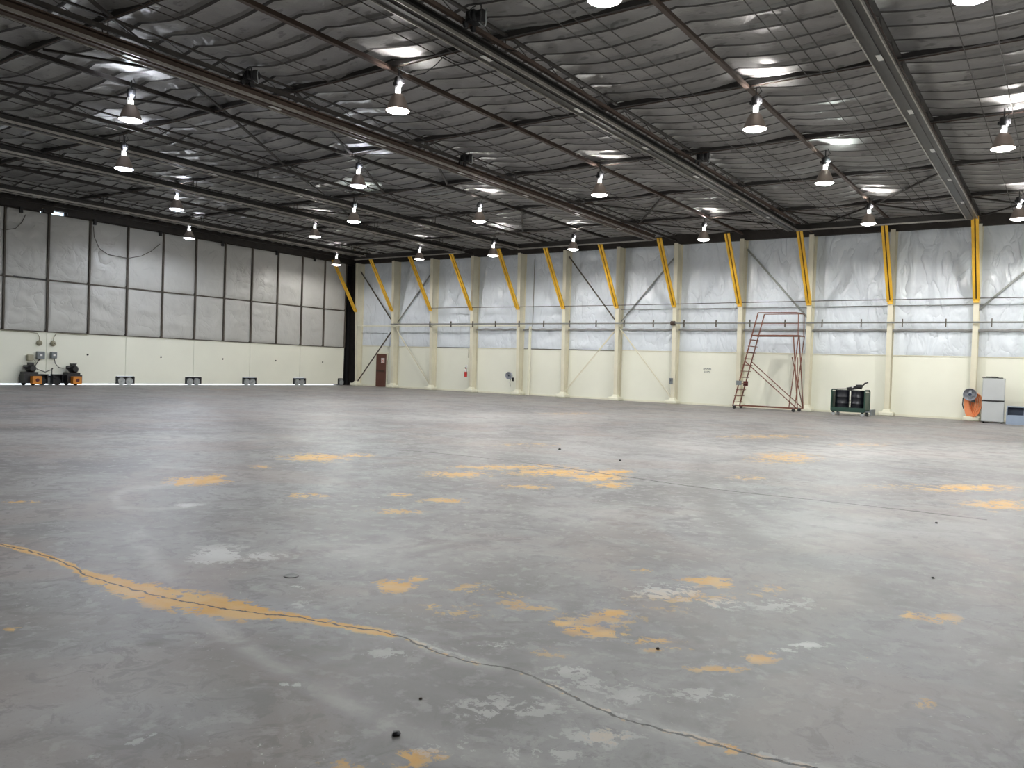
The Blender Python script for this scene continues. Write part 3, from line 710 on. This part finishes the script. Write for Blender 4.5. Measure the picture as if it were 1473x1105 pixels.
c0 = make_column(); c0.location = (COLX_ALL[0], YF, 0); c0['label'] = cl[0]
for x, lab in zip(COLX_ALL[1:], cl[1:]): dup(c0, (x, YF, 0), lab)

pl = [l.replace('cream steel column', 'yellow slanted prop on the column') for l in cl]
pl = ['yellow slanted prop in the dark back corner', 'yellow slanted prop above the brown exit door', 'yellow slanted prop third from the dark corner', 'yellow slanted prop above the fire extinguisher', 'yellow slanted prop above the small round fan', 'yellow slanted prop sixth from the dark corner', 'yellow slanted prop above the middle of the second wall bracing', 'yellow slanted prop above the grey switch box', 'yellow slanted prop left above the rolling ladder', 'yellow slanted prop right above the rolling ladder', 'yellow slanted prop between drum cart and orange cord', 'yellow slanted prop above the orange cord and fridge']
def make_prop():
    t = thing('yellow_prop', '', 'prop', (0, 0, 0), 0, 'yellow props from columns to roof')
    p, q = Vector((0, 0, 0)), Vector((0, -2.02, 3.0))
    up = (0, 0, 1)
    for s in (-1, 1):
        MB().bar(p + Vector((s * .075, 0, 0)), q + Vector((s * .075, 0, 0)), .10, .06, up=(1, 0, 0) if False else (0, 1, 0)).build('angle_bar', M['yellow'], t)
    MB().bar(p + Vector((0, .05, 0)), q + Vector((0, .05, 0)), .05, .02, up=(0, 1, 0)).build('spacer_plate', M['rust'], t)
    MB().box((0, .045, -.02), (.20, .09, .16)).build('gusset', M['yellow'], t)
    return t
p0 = make_prop(); p0.location = (COLX[0], YF - .12, 4.86); p0['label'] = pl[0]
for x, lab in zip(COLX[1:], pl[1:]): dup(p0, (x, YF - .12, 4.86), lab)

def rod(name, a, b, lab, m='cream_col', w=.06, grp='wall bracing rods'):
    o = MB().bar(a, b, w, .05, up=(0, 1, 0)).build(name, M[m]); tag(o, lab, 'brace', grp)
YR = YF + .20
rod('bracing_rod', (COLX[0] + .1, YR, 7.4), (COLX[1] - .05, YR, 4.0), 'dark bracing rod slanting down from the corner column top', 'batten')
rod('bracing_rod', (COLX[1] + .05, YR, 3.8), (COLX[2] - .1, YR, .3), 'bracing rod slanting down right of the brown door')
rod('bracing_rod', (COLX[0] + .1, YR, .3), (COLX[1] - .05, YR, 3.75), 'dark bracing rod crossing left above the brown door', 'batten')
rod('bracing_rod', (COLX[1] + .05, YR + .22, 4.1), (COLX[2] - .1, YR + .22, 7.5), 'grey bracing rod rising right from above the brown door', 'pipe')
rod('bracing_rod', (COLX[5] + .1, YR, 7.6), (COLX[6] - .05, YR, 4.0), 'dark bracing rod in the upper left of the second crossing', 'batten')
rod('bracing_rod', (COLX[6] + .05, YR, 3.8), (COLX[7] - .1, YR, .3), 'bracing rod running down to the switch box column')
rod('bracing_rod', (COLX[5] + .1, YR, .3), (COLX[6] - .05, YR, 3.75), 'bracing rod in the lower left of the second crossing')
rod('bracing_rod', (COLX[6] + .05, YR + .22, 4.1), (COLX[7] - .1, YR + .22, 7.5), 'grey bracing rod in the upper right of the second crossing', 'pipe')
rod('bracing_rod', (COLX[8] + .1, YR + .22, 7.5), (COLX[9] - .05, YR + .22, 4.1), 'grey bracing rod above the rolling ladder', 'pipe', .08)
rod('bracing_rod', (COLX[11] + .05, YR + .22, 4.5), (0.0, YR + .22, 7.5), 'grey bracing rod rising right above the fridge', 'pipe', .08)

t = thing('wall_pipe', 'grey horizontal pipe with hangers along the back wall', 'pipe', (COLX[1], YF - .14, 3.97))
MB().tube([(0, 0, 0), (10, 0, 0), (20, 0, .0), (30, 0, 0), (42, 0, 0)], .035, 8).build('pipe_run', M['pipe'], t)
MB().cyl((18.82, 0, 0), .11, .2, 14, 'x').build('coupling', M['rust'], t)
x = 3.2; 
while x < 42:
    MB().box((x, -.01, -.02), (.035, .09, .34)).build('pipe_hanger', M['batten'], t); x += 1.62
t = thing('wall_pipe', 'thin cream pipe on the wall beside the exit door bays', 'pipe', (COLX[0] + .2, YF - .06, 3.86))
MB().tube([(0, 0, 0), (6.2, 0, 0), (13, .02, 0)], .03, 8).build('pipe_run', M['cream_foot'], t)
o = MB().tube([(COLX[2], YF - .15, 4.93), (-20, YF - .15, 4.9), (-9, YF - .15, 4.94), (8, YF - .15, 4.93)], .018, 6).build('cable_and_shadow', M['dark_steel']); tag(o, 'thin dark cable strung across the columns at prop height', 'cable')
o = MB().tube([(COLX[6], YW - .14, 4.72), (XR, YW - .14, 4.74)], .016, 6).build('cable_and_shadow', M['pipe']); tag(o, 'thin grey line modelling the shadow of the dark cable on the insulation', 'cable')  # cast shadow of the cable above, modelled as a thin grey line
t = thing('vertical_pipe', 'cream vertical pipe on the wall right of the small round fan', 'pipe', (-24.78, YF + .3, 0))
MB().b2((-.06, -.05, 0), (.06, .05, 3.85)).build('pipe', M['cream_foot'], t)
MB().tube([(.08, .1, 3.85), (.08, .1, 7.6)], .025, 8).build('conduit', M['pipe'], t)

# pilasters seams drawn by real cover strips
# ------------------------------------------------------------------ exit door
d = sempty('door_9', (-36.2, YW, 0))
MB().b2((-.5, -.10, 0), (.5, -.04, 2.18)).build('door_frame', M['cream_foot'], d)
dl = MB().b2((-.42, -.14, .02), (.42, -.09, 2.10)).build('door_leaf', M['brown_door'], d)
MB().b2((-.36, -.20, .98), (.30, -.15, 1.04)).b2((-.36, -.16, .97), (-.30, -.14, 1.05)).build('push_bar', M['rust'], dl)
sg = MB().b2((.02, -.15, 1.52), (.30, -.143, 1.84)).build('notice', M['white'], dl)
MB().b2((.05, -.154, 1.56), (.27, -.150, 1.60)).b2((.05, -.154, 1.76), (.27, -.150, 1.80)).b2((.05, -.154, 1.60), (.09, -.150, 1.76)).b2((.23, -.154, 1.60), (.27, -.150, 1.76)).b2((.12, -.154, 1.64), (.20, -.150, 1.72)).build('printed_symbol', M['pinkred'], sg)

# wall notice right of the switch box column
t = thing('wall_notice', 'small grey two-line stencilled notice on the cream back wall', 'sign', (-14.52, YW - .005, 1.69))
b = MB()
for r, (z, w) in enumerate(((.075, .42), (-.065, .34))):
    n = 7 if r == 0 else 5
    for k in range(n):
        x = -w / 2 + w * (k + .5) / n; b.box((x - .012, -.003, z), (.012, .006, .085)); b.box((x + .012, -.003, z + (.02 if k % 2 else -.02)), (.03, .006, .018)); b.box((x, -.003, z + .034), (.04, .006, .016))
b.build('lettering', M['grey_box'], t)

# switch box on column 8, extinguisher on column 4
t = thing('switch_box', 'grey switch box on a back wall column', 'switch', (COLX[7], YF - .10, 1.12)); 
MB().box((0, -.02, 0), (.16, .11, .30), bev=.015).build('box', M['grey_box'], t); MB().box((.02, -.085, .03), (.03, .03, .07)).build('lever', M['black'], t)
t = thing('fire_extinguisher', 'red fire extinguisher hanging on a cream column', 'fire extinguisher', (COLX[3] - .16, YF - .17, .88))
MB().lathe([(0, 0), (.075, 0), (.085, .03), (.085, .38), (.06, .45), (.03, .48), (0, .48)], n=16).build('cylinder', M['red'], t)
MB().cyl((0, 0, .51), .03, .06, 10).box((0, -.03, .55), (.03, .13, .02)).build('valve', M['black'], t)
MB().tube([(0, -.03, .52), (.08, -.06, .5), (.10, -.06, .35), (.09, -.06, .2)], .012, 6).build('hose', M['rubber'], t)
MB().lathe([(.087, .30), (.087, .43), (.062, .455)], n=16).build('label_band', M['white'], t)
o = MB().box((COLX[3] - .13, YF - .17, 1.5), (.14, .02, .16), bev=.005).build('column_plate', M['white']); tag(o, 'small white plate above the red fire extinguisher', 'sign')
o = MB().box((COLX[3] - .02, YF - .12, 2.25), (.05, .04, .5)).build('column_label', M['tan_box']); tag(o, 'narrow tan strip high above the fire extinguisher', 'sign')

def fan(loc, lab, s, bm):
    t = thing('round_fan', lab, 'fan', loc, 0, 'round fans on the columns')
    rim = MB().lathe([(.20*s, -.10), (.215*s, -.12), (.225*s, -.10), (.21*s, .03), (.14*s, .09), (.05*s, .10), (0, .10), ], axis='y', n=26, caps=False); rim.build('shroud', bm, t)
    MB().lathe([(0, -.08), (.05*s, -.075), (.06*s, 0), (0, .0)], axis='y', n=14).build('hub', M['navy'], t)
    g = MB()
    for k in range(12):
        a = k * math.pi / 6; g.tube([(.05*s*math.cos(a), -.11, .05*s*math.sin(a)), (.21*s*math.cos(a), -.11, .21*s*math.sin(a))], .003, 5)
    for r in (.08, .12, .16): g.tube([(r*s*math.cos(a), -.112, r*s*math.sin(a)) for a in [i*math.pi/12 for i in range(24)]], .003, 5, closed=True)
    g.build('guard', M['galv'], t)
    for k in range(4):
        m = Matrix.Rotation(k * math.pi / 2, 3, 'Y') @ Matrix.Rotation(R_(22), 3, 'Z'); MB().box(m @ Vector((.11*s, 0, 0)) + Vector((0, -.04, 0)), (.13*s, .008, .10*s), m).build('blade', M['fan_grey'], t)
    MB().tube([(0, .08, 0), (.05, .16, -.12), (.10, .2, -.2)], .022, 8).box((.10, .20, -.2), (.10, .05, .2)).build('mounting_arm', M['black'], t)
    return t
fan((COLX[4] - .22, YF - .34, 1.06), 'small round grey fan on the column with the wall bracing gap', .95, M['fan_grey'])
fan((COLX[11] - .05, YF - .30, 1.07), 'round grey fan above the orange cord beside the fridge', 1.12, M['fan_grey'])
fan1 = bpy.data.objects['round_fan']
o = MB().tube([(COLX[4] - .24, YF - .16, .95), (COLX[4] - .30, YF - .17, .7), (COLX[4] - .26, YF - .17, .45)], .014, 6).build('power_cord', M['black'], fan1); o.location = -Vector(fan1.location)
# orange cord bundle
t = thing('orange_cord_bundle', 'thick bundle of orange extension cord hanging on the column beside the fridge', 'cord', (COLX[11], YF - .02, .19))
for k in range(7):
    b = MB(); w = .17 + .02 * k; off = (k - 3) * .022; top = .92; c = off * 2.0
    b.tube([(c + w * math.sin(a) * (.75 + .25 * math.cos(a)), -.024 * k + .04 + .02 * math.sin(3 * a), top / 2 + (top / 2 + .01 * (k % 3)) * math.cos(a)) for a in [i * math.pi / 16 for i in range(32)]], .026, 7, closed=True)
    b.build('cord_loop', M['orange_cord'], t)
MB().box((.06, -.16, .62), (.14, .12, .10), bev=.02).build('tie_strap', M['grey_box'], t)
MB().tube([(-.22, -.1, .95), (-.30, -.16, .7), (-.31, -.16, .45), (-.27, -.12, .3)], .02, 7).build('black_lead', M['rubber'], t)

# ------------------------------------------------------------------ fridge
t = thing('fridge', 'silver two-door fridge standing against the back wall', 'fridge', (-2.36, 36.75, 0), R_(3))
MB().box((0, 0, .89), (.76, .62, 1.70), bev=.02).build('cabinet', M['grey_box'], t)
MB().box((0, -.345, 1.30), (.76, .06, .84), bev=.02).build('freezer_door', M['fridge'], t)
MB().box((0, -.345, .45), (.76, .06, .80), bev=.02).build('lower_door', M['fridge'], t)
MB().tube([(-.36, -.37, .875), (-.15, -.385, .86), (.1, -.39, .855), (.36, -.37, .86)], .022, 8).build('handle_groove', M['black'], t)
for sx in (-1, 1):
    for sy in (-1, 1): MB().cyl((sx * .3, sy * .24, .02), .03, .04, 10).build('foot', M['rubber'], t)
t = thing('black_hose_coil', 'small black coil lying on top of the silver fridge', 'coil', (-2.42, 36.6, 1.745))
MB().tube([(.2 * math.cos(a), .14 * math.sin(a), .02 + .012 * (k // 12)) for k, a in enumerate([i * math.pi / 6 for i in range(36)])], .017, 7).build('coil', M['rubber'], t)
MB().box((-.28, 0, .02), (.14, .2, .035), bev=.01).box((.27, .02, .015), (.2, .16, .03), bev=.01).build('plug', M['black'], t)

# blue-grey bin
t = thing('storage_bin', 'blue-grey plastic bin with a dark hollow front right of the fridge', 'bin', (-1.58, 36.45, 0))
w, h, dp = .30, .70, .26
b = MB()
b.b2((-w, -dp, 0), (w, -dp + .03, .36)); b.b2((-w, dp - .03, 0), (w, dp, h - .04)); b.b2((-w, -dp + .03, 0), (-w + .03, dp - .03, .36)); b.b2((w - .03, -dp + .03, 0), (w, dp - .03, .36)); b.b2((-w + .03, -dp + .03, 0), (w - .03, dp - .03, .03))
b.build('body', M['bluegrey'], t)
hb = MB()
prof = [(-dp, .36), (-dp + .04, .55), (-dp + .14, .66), (dp, .70)]
for s in (-1, 1):
    x0, x1 = (s * w, s * (w - .03))
    pts = [(-dp, .36), (-dp + .06, .55), (-dp + .16, .66), (dp, .69), (dp, .36)]
    vs = [(x0 - s * .02 * max(0, (z - .36)) , y, z) for y, z in pts] + [(x1 - s * .02 * max(0, (z - .36)), y, z) for y, z in pts]; n = len(pts)
    hb.add(vs, [list(range(n)), list(range(2 * n - 1, n - 1, -1))] + [[i, (i + 1) % n, n + (i + 1) % n, n + i] for i in range(n)])
hb.b2((-w + .02, -dp + .15, .655), (w - .02, dp, .69)).build('hood', M['bluegrey'], t)
MB().b2((-w + .035, dp - .12, .04), (w - .035, dp - .04, .65)).build('inner_lining', M['navy'], t)

# ------------------------------------------------------------------ drum cart
t = thing('drum_cart', 'dark green wheeled cart standing before the back wall', 'cart', (-7.42, 35.75, 0), R_(-4))
MB().b2((-.66, -.36, .16), (.66, .36, .22)).b2((-.66, -.38, .20), (.66, -.35, .34)).b2((-.66, .35, .20), (.66, .38, .34)).build('deck', M['green'], t)
for s in (-1, 1):
    f = MB(); x = s * .66
    f.tube([(x, -.36, .2), (x, -.36, 1.02), (x, -.30, 1.07), (x, .30, 1.07), (x, .36, 1.02), (x, .36, .2)], .03, 8); f.bar((x, -.34, .62), (x, .34, .62), .03, .04)
    f.b2((x - .012, -.34, .25), (x + .012, .34, 1.0) )
    f.build('end_frame', M['green'], t)
MB().bar((-.66, .36, 1.04), (.66, .36, 1.04), .04, .04).bar((-.66, .36, .6), (.66, .36, .6), .03, .03).build('back_rail', M['green'], t)
MB().b2((.69, -.3, .18), (.92, .3, .22)).b2((.88, -.3, .06), (.92, .3, .30)).build('tow_step', M['grey_box'], t)
for sx in (-1, 1):
    for sy in (-1, 1):
        c = MB().cyl((sx * .58, sy * .32, .075), .075, .045, 16, 'y').build('caster', M['galv'], t)
        MB().box((sx * .58, sy * .32, .135), (.07, .08, .05)).build('caster_fork', M['rubber'], c)
def drum(x, lab):
    q = thing('steel_drum', lab, 'drum', (x, 35.75, .22), 0, 'black drums on the green cart')
    MB().lathe([(0, 0), (.285, 0), (.292, .02), (.28, .04), (.28, .27), (.292, .285), (.28, .30), (.28, .54), (.292, .555), (.28, .57), (.28, .80), (.292, .82), (.285, .84), (.27, .83), (0, .825)], n=28).build('barrel', M['drum'], q)
    MB().cyl((.1, -.1, .835), .035, .02, 12).build('bung_cap', M['galv'], q)
    return q
drum(-7.74, 'black steel drum at the left on the green cart'); drum(-7.12, 'black steel drum at the right on the green cart')
t = thing('power_tool_heap', 'dark hose and tool heap lying on the drums', 'tools', (-7.3, 35.7, 1.075))
MB().box((.0, 0, .08), (.5, .22, .13), Matrix.Rotation(R_(-12), 3, 'Y'), bev=.0).lathe([(0, -.12), (.09, -.12), (.10, .1), (0, .14)], (.22, -.05, .14), 14, 'x').build('motor_body', M['black'], t)
MB().bar((.28, 0, .12), (.46, .02, .32), .07, .06).bar((.40, 0, .27), (.55, 0, .33), .05, .05).build('handle', M['black'], t)
MB().cyl((-.02, -.14, .12), .035, .04, 12, 'y').build('gauge', M['white'], t)
MB().tube([(-.2, 0, .05), (-.4, .05, .03), (-.58, -.02, .02), (-.62, -.1, .02), (-.45, -.16, .02), (-.2, -.12, .03)], .018, 7).build('hose', M['rubber'], t)
MB().box((-.5, .1, .012), (.3, .2, .02)).build('white_lid', M['white'], t)

# ------------------------------------------------------------------ rolling ladder
t = thing('rolling_ladder', 'tall red-brown rolling ladder with railed platform at the back wall', 'ladder', (-12.5, 35.9, 0))
LW = .92; zt, zr = 3.36, 4.34; sl = .235        # width in Y, platform height, rail height, run per metre
def sx_(z): return .0 + sl * z
PX1 = 2.78
for s, y in enumerate((0, LW)):
    MB().bar((sx_(.12), y, .12), (sx_(zr), y, zr), .045, .045, up=(0, 1, 0)).build('stringer', M['ladder'], t)
    MB().tube([(sx_(zr), y, zr), (PX1 - .05, y, zr), (PX1, y, zr - .05), (PX1 + .02, y, zt)], .02, 8).build('hand_rail', M['ladder'], t)
    MB().tube([(sx_(3.85), y, 3.85), (PX1, y, 3.85)], .014, 6).build('mid_rail', M['ladder'], t)
    MB().bar((PX1 - .18, y, zt), (PX1 + .12, y, .14), .04, .04, up=(0, 1, 0)).build('rear_post', M['ladder'], t)
    MB().bar((PX1 + .05, y, zt), (PX1 - .25, y, .14), .035, .035, up=(0, 1, 0)).build('rear_strut', M['ladder'], t)
    MB().bar((sx_(2.15) + .02, y, 2.15), (PX1 + .10, y, .16), .035, .035, up=(0, 1, 0)).build('diagonal_strut', M['ladder'], t)
    MB().bar((sx_(.15), y, .15), (PX1 + .1, y, .15), .035, .035, up=(0, 1, 0)).build('base_rail', M['ladder'], t)
    for x in (.10, PX1 - .05):
        w = MB().cyl((x, y, .075), .075, .05, 16, 'y').build('caster', M['rubber'], t)
        MB().box((x, y, .145), (.06, .07, .03)).build('caster_fork', M['grey_box'], w)
for k in range(1, 12):
    z = .02 + k * .283
    MB().b2((sx_(z) - .06, .0, z - .018), (sx_(z) + .10, LW, z + .012)).build('tread', M['ladder'], t)
MB().b2((sx_(zt) - .04, -.01, zt - .05), (PX1 + .04, LW + .01, zt)).build('platform', M['ladder'], t)
MB().tube([(PX1, 0, zr - .02), (PX1, LW, zr - .02)], .02, 8).build('end_rail', M['ladder'], t)
MB().bar((PX1 + .1, 0, .2), (PX1 - .2, LW, 2.4), .03, .03).bar((PX1 + .1, LW, .2), (PX1 - .2, 0, 2.4), .03, .03).build('cross_brace', M['ladder'], t)
MB().b2((sx_(1.1) - .10, -.03, 1.08), (sx_(1.1) + .14, .0, 1.28)).build('name_plate', M['grey_box'], t)
MB().b2((sx_(1.1) - .08, LW - .04, 1.04), (sx_(1.1) + .14, LW - .02, 1.26)).build('warning_plate', M['maroon'], t)

# ------------------------------------------------------------------ door drives at the left
def drive(y, lab, s):
    t = thing('door_drive', lab, 'motor', (-38.35, y, 0), 0, 'orange and black door drives')
    MB().b2((-.33, -.34 * 1, .10), (.18, .34, .48)).b2((-.30, -.30, .48), (.12, .28, .60)).build('drive_frame', M['black'], t)
    fb_ = MB().b2((.18, -.14 * 1 + .05 * s, .07), (.42, .27 + .05 * s - .02, .42)).build('wheel_cover', M['orange'], t)
    MB().cyl((.43, .06 + .05 * s, .25), .075, .03, 16, 'x').build('axle_cap', M['maroon'], fb_)
    MB().lathe([(0, -.24), (.14, -.24), (.17, -.2), (.17, .16), (.12, .22), (0, .22)], (-.02, .02, .76), 18, 'x').cyl((-.02, -.22, .82), .08, .14, 12, 'y').box((-.02, .0, .95), (.22, .2, .10)).box((0, .0, 1.0), (.12, .28, .04)).build('motor', M['black'], t)
    MB().cyl((.12, 0.06, .085), .085, .06, 16, 'x').cyl((-.2, .2, .085), .085, .06, 16, 'x').cyl((-.2, -.2, .085), .085, .06, 16, 'x').build('wheel', M['rubber'], t)
    return t
drive(17.62, 'black door motor with orange cover, left of the door seam', 1)
drive(19.5, 'black door motor with orange cover, right of the door seam', -1)
for (y, s, lab) in ((18.20, 1, 'black wheel box left of the door seam between the motors'), (18.86, 1, 'black wheel box right of the door seam between the motors')):
    t = thing('wheel_box', lab, 'wheel box', (-38.55, y, 0), 0, 'wheel boxes between the door motors')
    MB().b2((-.12, -.22, .10), (-.08, .22, .5)).b2((-.08, -.22, .46), (.16, .22, .5)).b2((-.08, -.22, .10), (.16, -.18, .46)).b2((-.08, .18, .10), (.16, .22, .46)).build('casing', M['black'], t)
    MB().cyl((.04, 0, .17), .17, .07, 18, 'x').build('wheel', M['rubber'], t)
def wbox(name, y, z, dy, dz, m, lab, cat='electrical box', parts=True, grp=None):
    t = thing(name, lab, cat, (XL + .06, y, z), 0, grp)
    MB().box((.06, 0, 0), (.16, dy, dz), bev=.02).build('box', M[m], t)
    if parts: MB().b2((.14, -.05, -.03), (.15, .05, .04)).build('name_plate', M['white'], t)
wbox('electrical_box', 18.16, 1.36, .34, .34, 'grey_box', 'grey electrical box with white plate, left of the door seam', grp='grey electrical boxes at the seam')
wbox('electrical_box', 18.74, 1.38, .26, .30, 'grey_box', 'grey electrical box with white plate, right of the door seam', grp='grey electrical boxes at the seam')
wbox('junction_box', 17.72, 1.24, .26, .28, 'tan_box', 'tan junction box above the left door motor', parts=False)
for y, lab in ((18.13, 'left of the door seam'), (18.74, 'right of the door seam')):
    t = thing('alarm_bell', 'round tan alarm bell on the cream door, ' + lab, 'bell', (XL + .05, y, 1.92), 0, 'bells above the electrical boxes')
    MB().lathe([(0, .13), (.06, .12), (.12, .05), (.13, 0), (0, 0)], n=18, axis='x').build('dome', M['tan_box'], t)
    MB().cyl((.14, 0, 0), .02, .04, 8, 'x').build('bolt', M['batten'], t)
def wcable(pts, r, m, lab, cat='cable', grp=None):
    o = MB().tube(pts, r, 7).build('electrical_cable', M[m]); tag(o, lab, cat, grp)
wcable([(XL + .05, 16.5, 2.42), (XL + .07, 17.6, 2.40), (XL + .07, 18.02, 2.36), (XL + .06, 18.12, 2.2), (XL + .06, 18.13, 1.98)], .016, 'tan_box', 'conduit bending down to the left alarm bell')
wcable([(XL + .05, 20.3, 2.40), (XL + .07, 19.1, 2.40), (XL + .07, 18.85, 2.36), (XL + .06, 18.76, 2.2), (XL + .06, 18.74, 1.98)], .016, 'tan_box', 'conduit bending down to the right alarm bell')
wcable([(XL + .1, 18.15, 1.2), (XL + .12, 18.02, 1.0), (XL + .2, 17.9, .85), (XL + .3, 17.95, .72), (XL + .3, 18.3, .60), (XL + .3, 18.6, .72), (XL + .25, 18.66, .78)], .018, 'rubber', 'black cable looping between left motor and door seam')
wcable([(XL + .1, 18.78, 1.25), (XL + .12, 18.82, 1.0), (XL + .2, 18.95, .82), (XL + .22, 19.15, .78)], .016, 'rubber', 'black cable dropping from right grey box to right motor')
wcable([(XL + .25, 18.62, .8), (XL + .2, 18.64, .4), (XL + .2, 18.66, .1)], .018, 'rubber', 'black cable hanging straight down at the door seam')
wcable([(XL + .1, 17.85, 1.2), (XL + .12, 18.0, 1.0), (XL + .14, 17.6, .95)], .014, 'tan_box', 'pale cable from tan junction box to left motor')
wcable([(XL + .12, 15.5, 6.85), (XL + .12, 16.6, 6.82), (XL + .12, 17.0, 6.95), (XL + .12, 17.25, 7.25), (XL + .12, 17.4, 7.62)], .016, 'batten', 'swagged cable on the first tall door panels')
wcable([(XL + .12, 20.45, 7.6), (XL + .12, 20.5, 7.1), (XL + .12, 20.75, 6.6), (XL + .12, 21.2, 6.35), (XL + .12, 22.2, 6.3), (XL + .12, 22.9, 6.5), (XL + .12, 23.4, 6.8), (XL + .12, 23.9, 7.25)], .016, 'batten', 'long swagged cable across the upper insulated panels')

# ------------------------------------------------------------------ small things on the floor
t = thing('floor_cap', 'small dark round cap set in the concrete', 'cap', (-4.52, 3.87, 0)); MB().lathe([(0, 0), (.055, 0), (.052, .004), (.03, .005), (0, .005)], n=20).build('disc', M['black'], t)
CH = [((570, 1058), .018, 'dark metal nut lying on the near floor'), ((805, 647), .028, 'dark crumb on the floor in mid hall'), ((892, 663), .022, 'dark crumb right of the long floor joint'), ((1347, 753), .016, 'dark crumb on the right floor near the joint'),
      ((605, 1006), .008, 'tiny dark pebble left of the near nut'), ((1342, 832), .012, 'tiny dark pebble on the right near floor'), ((946, 934), .010, 'tiny pebble beside the orange worn paint')]
for (p, r, lab) in CH:
    q = floor_pt(*p); b = MB(); n = 7
    b.lathe([(0, 0), (r * .9, 0), (r, r * .4), (r * .6, r * .95), (0, r)], n=n)
    b.v = [(x * (1 + .25 * math.sin(i * 2.3)), y * (1 + .3 * math.cos(i * 1.7)), z) for i, (x, y, z) in enumerate(b.v)]
    o = b.build('metal_nut' if r == .018 else 'pebble', M['black'] if r > .011 else M['rust'], None, (q.x, q.y, 0)); tag(o, lab, 'nut' if r == .018 else 'pebble')

# ------------------------------------------------------------------ daylight outside the doors
w = bpy.data.worlds.new('world'); S.world = w; w.use_nodes = True
nt = w.node_tree; bg = nt.nodes['Background']
sky = nt.nodes.new('ShaderNodeTexSky'); sky.sky_type = 'HOSEK_WILKIE'; sky.turbidity = 4
sky.sun_direction = Vector((-.6, .3, .7)).normalized()
nt.links.new(sky.outputs[0], bg.inputs['Color']); bg.inputs['Strength'].default_value = 8.0
sun = bpy.data.lights.new('sun', 'SUN'); sun.energy = 6; sun.angle = .01
so = bpy.data.objects.new('sun', sun); COL.objects.link(so); so.rotation_euler = Vector((-.6, .3, .7)).to_track_quat('Z', 'Y').to_euler(); so.location = (-60, 40, 30)
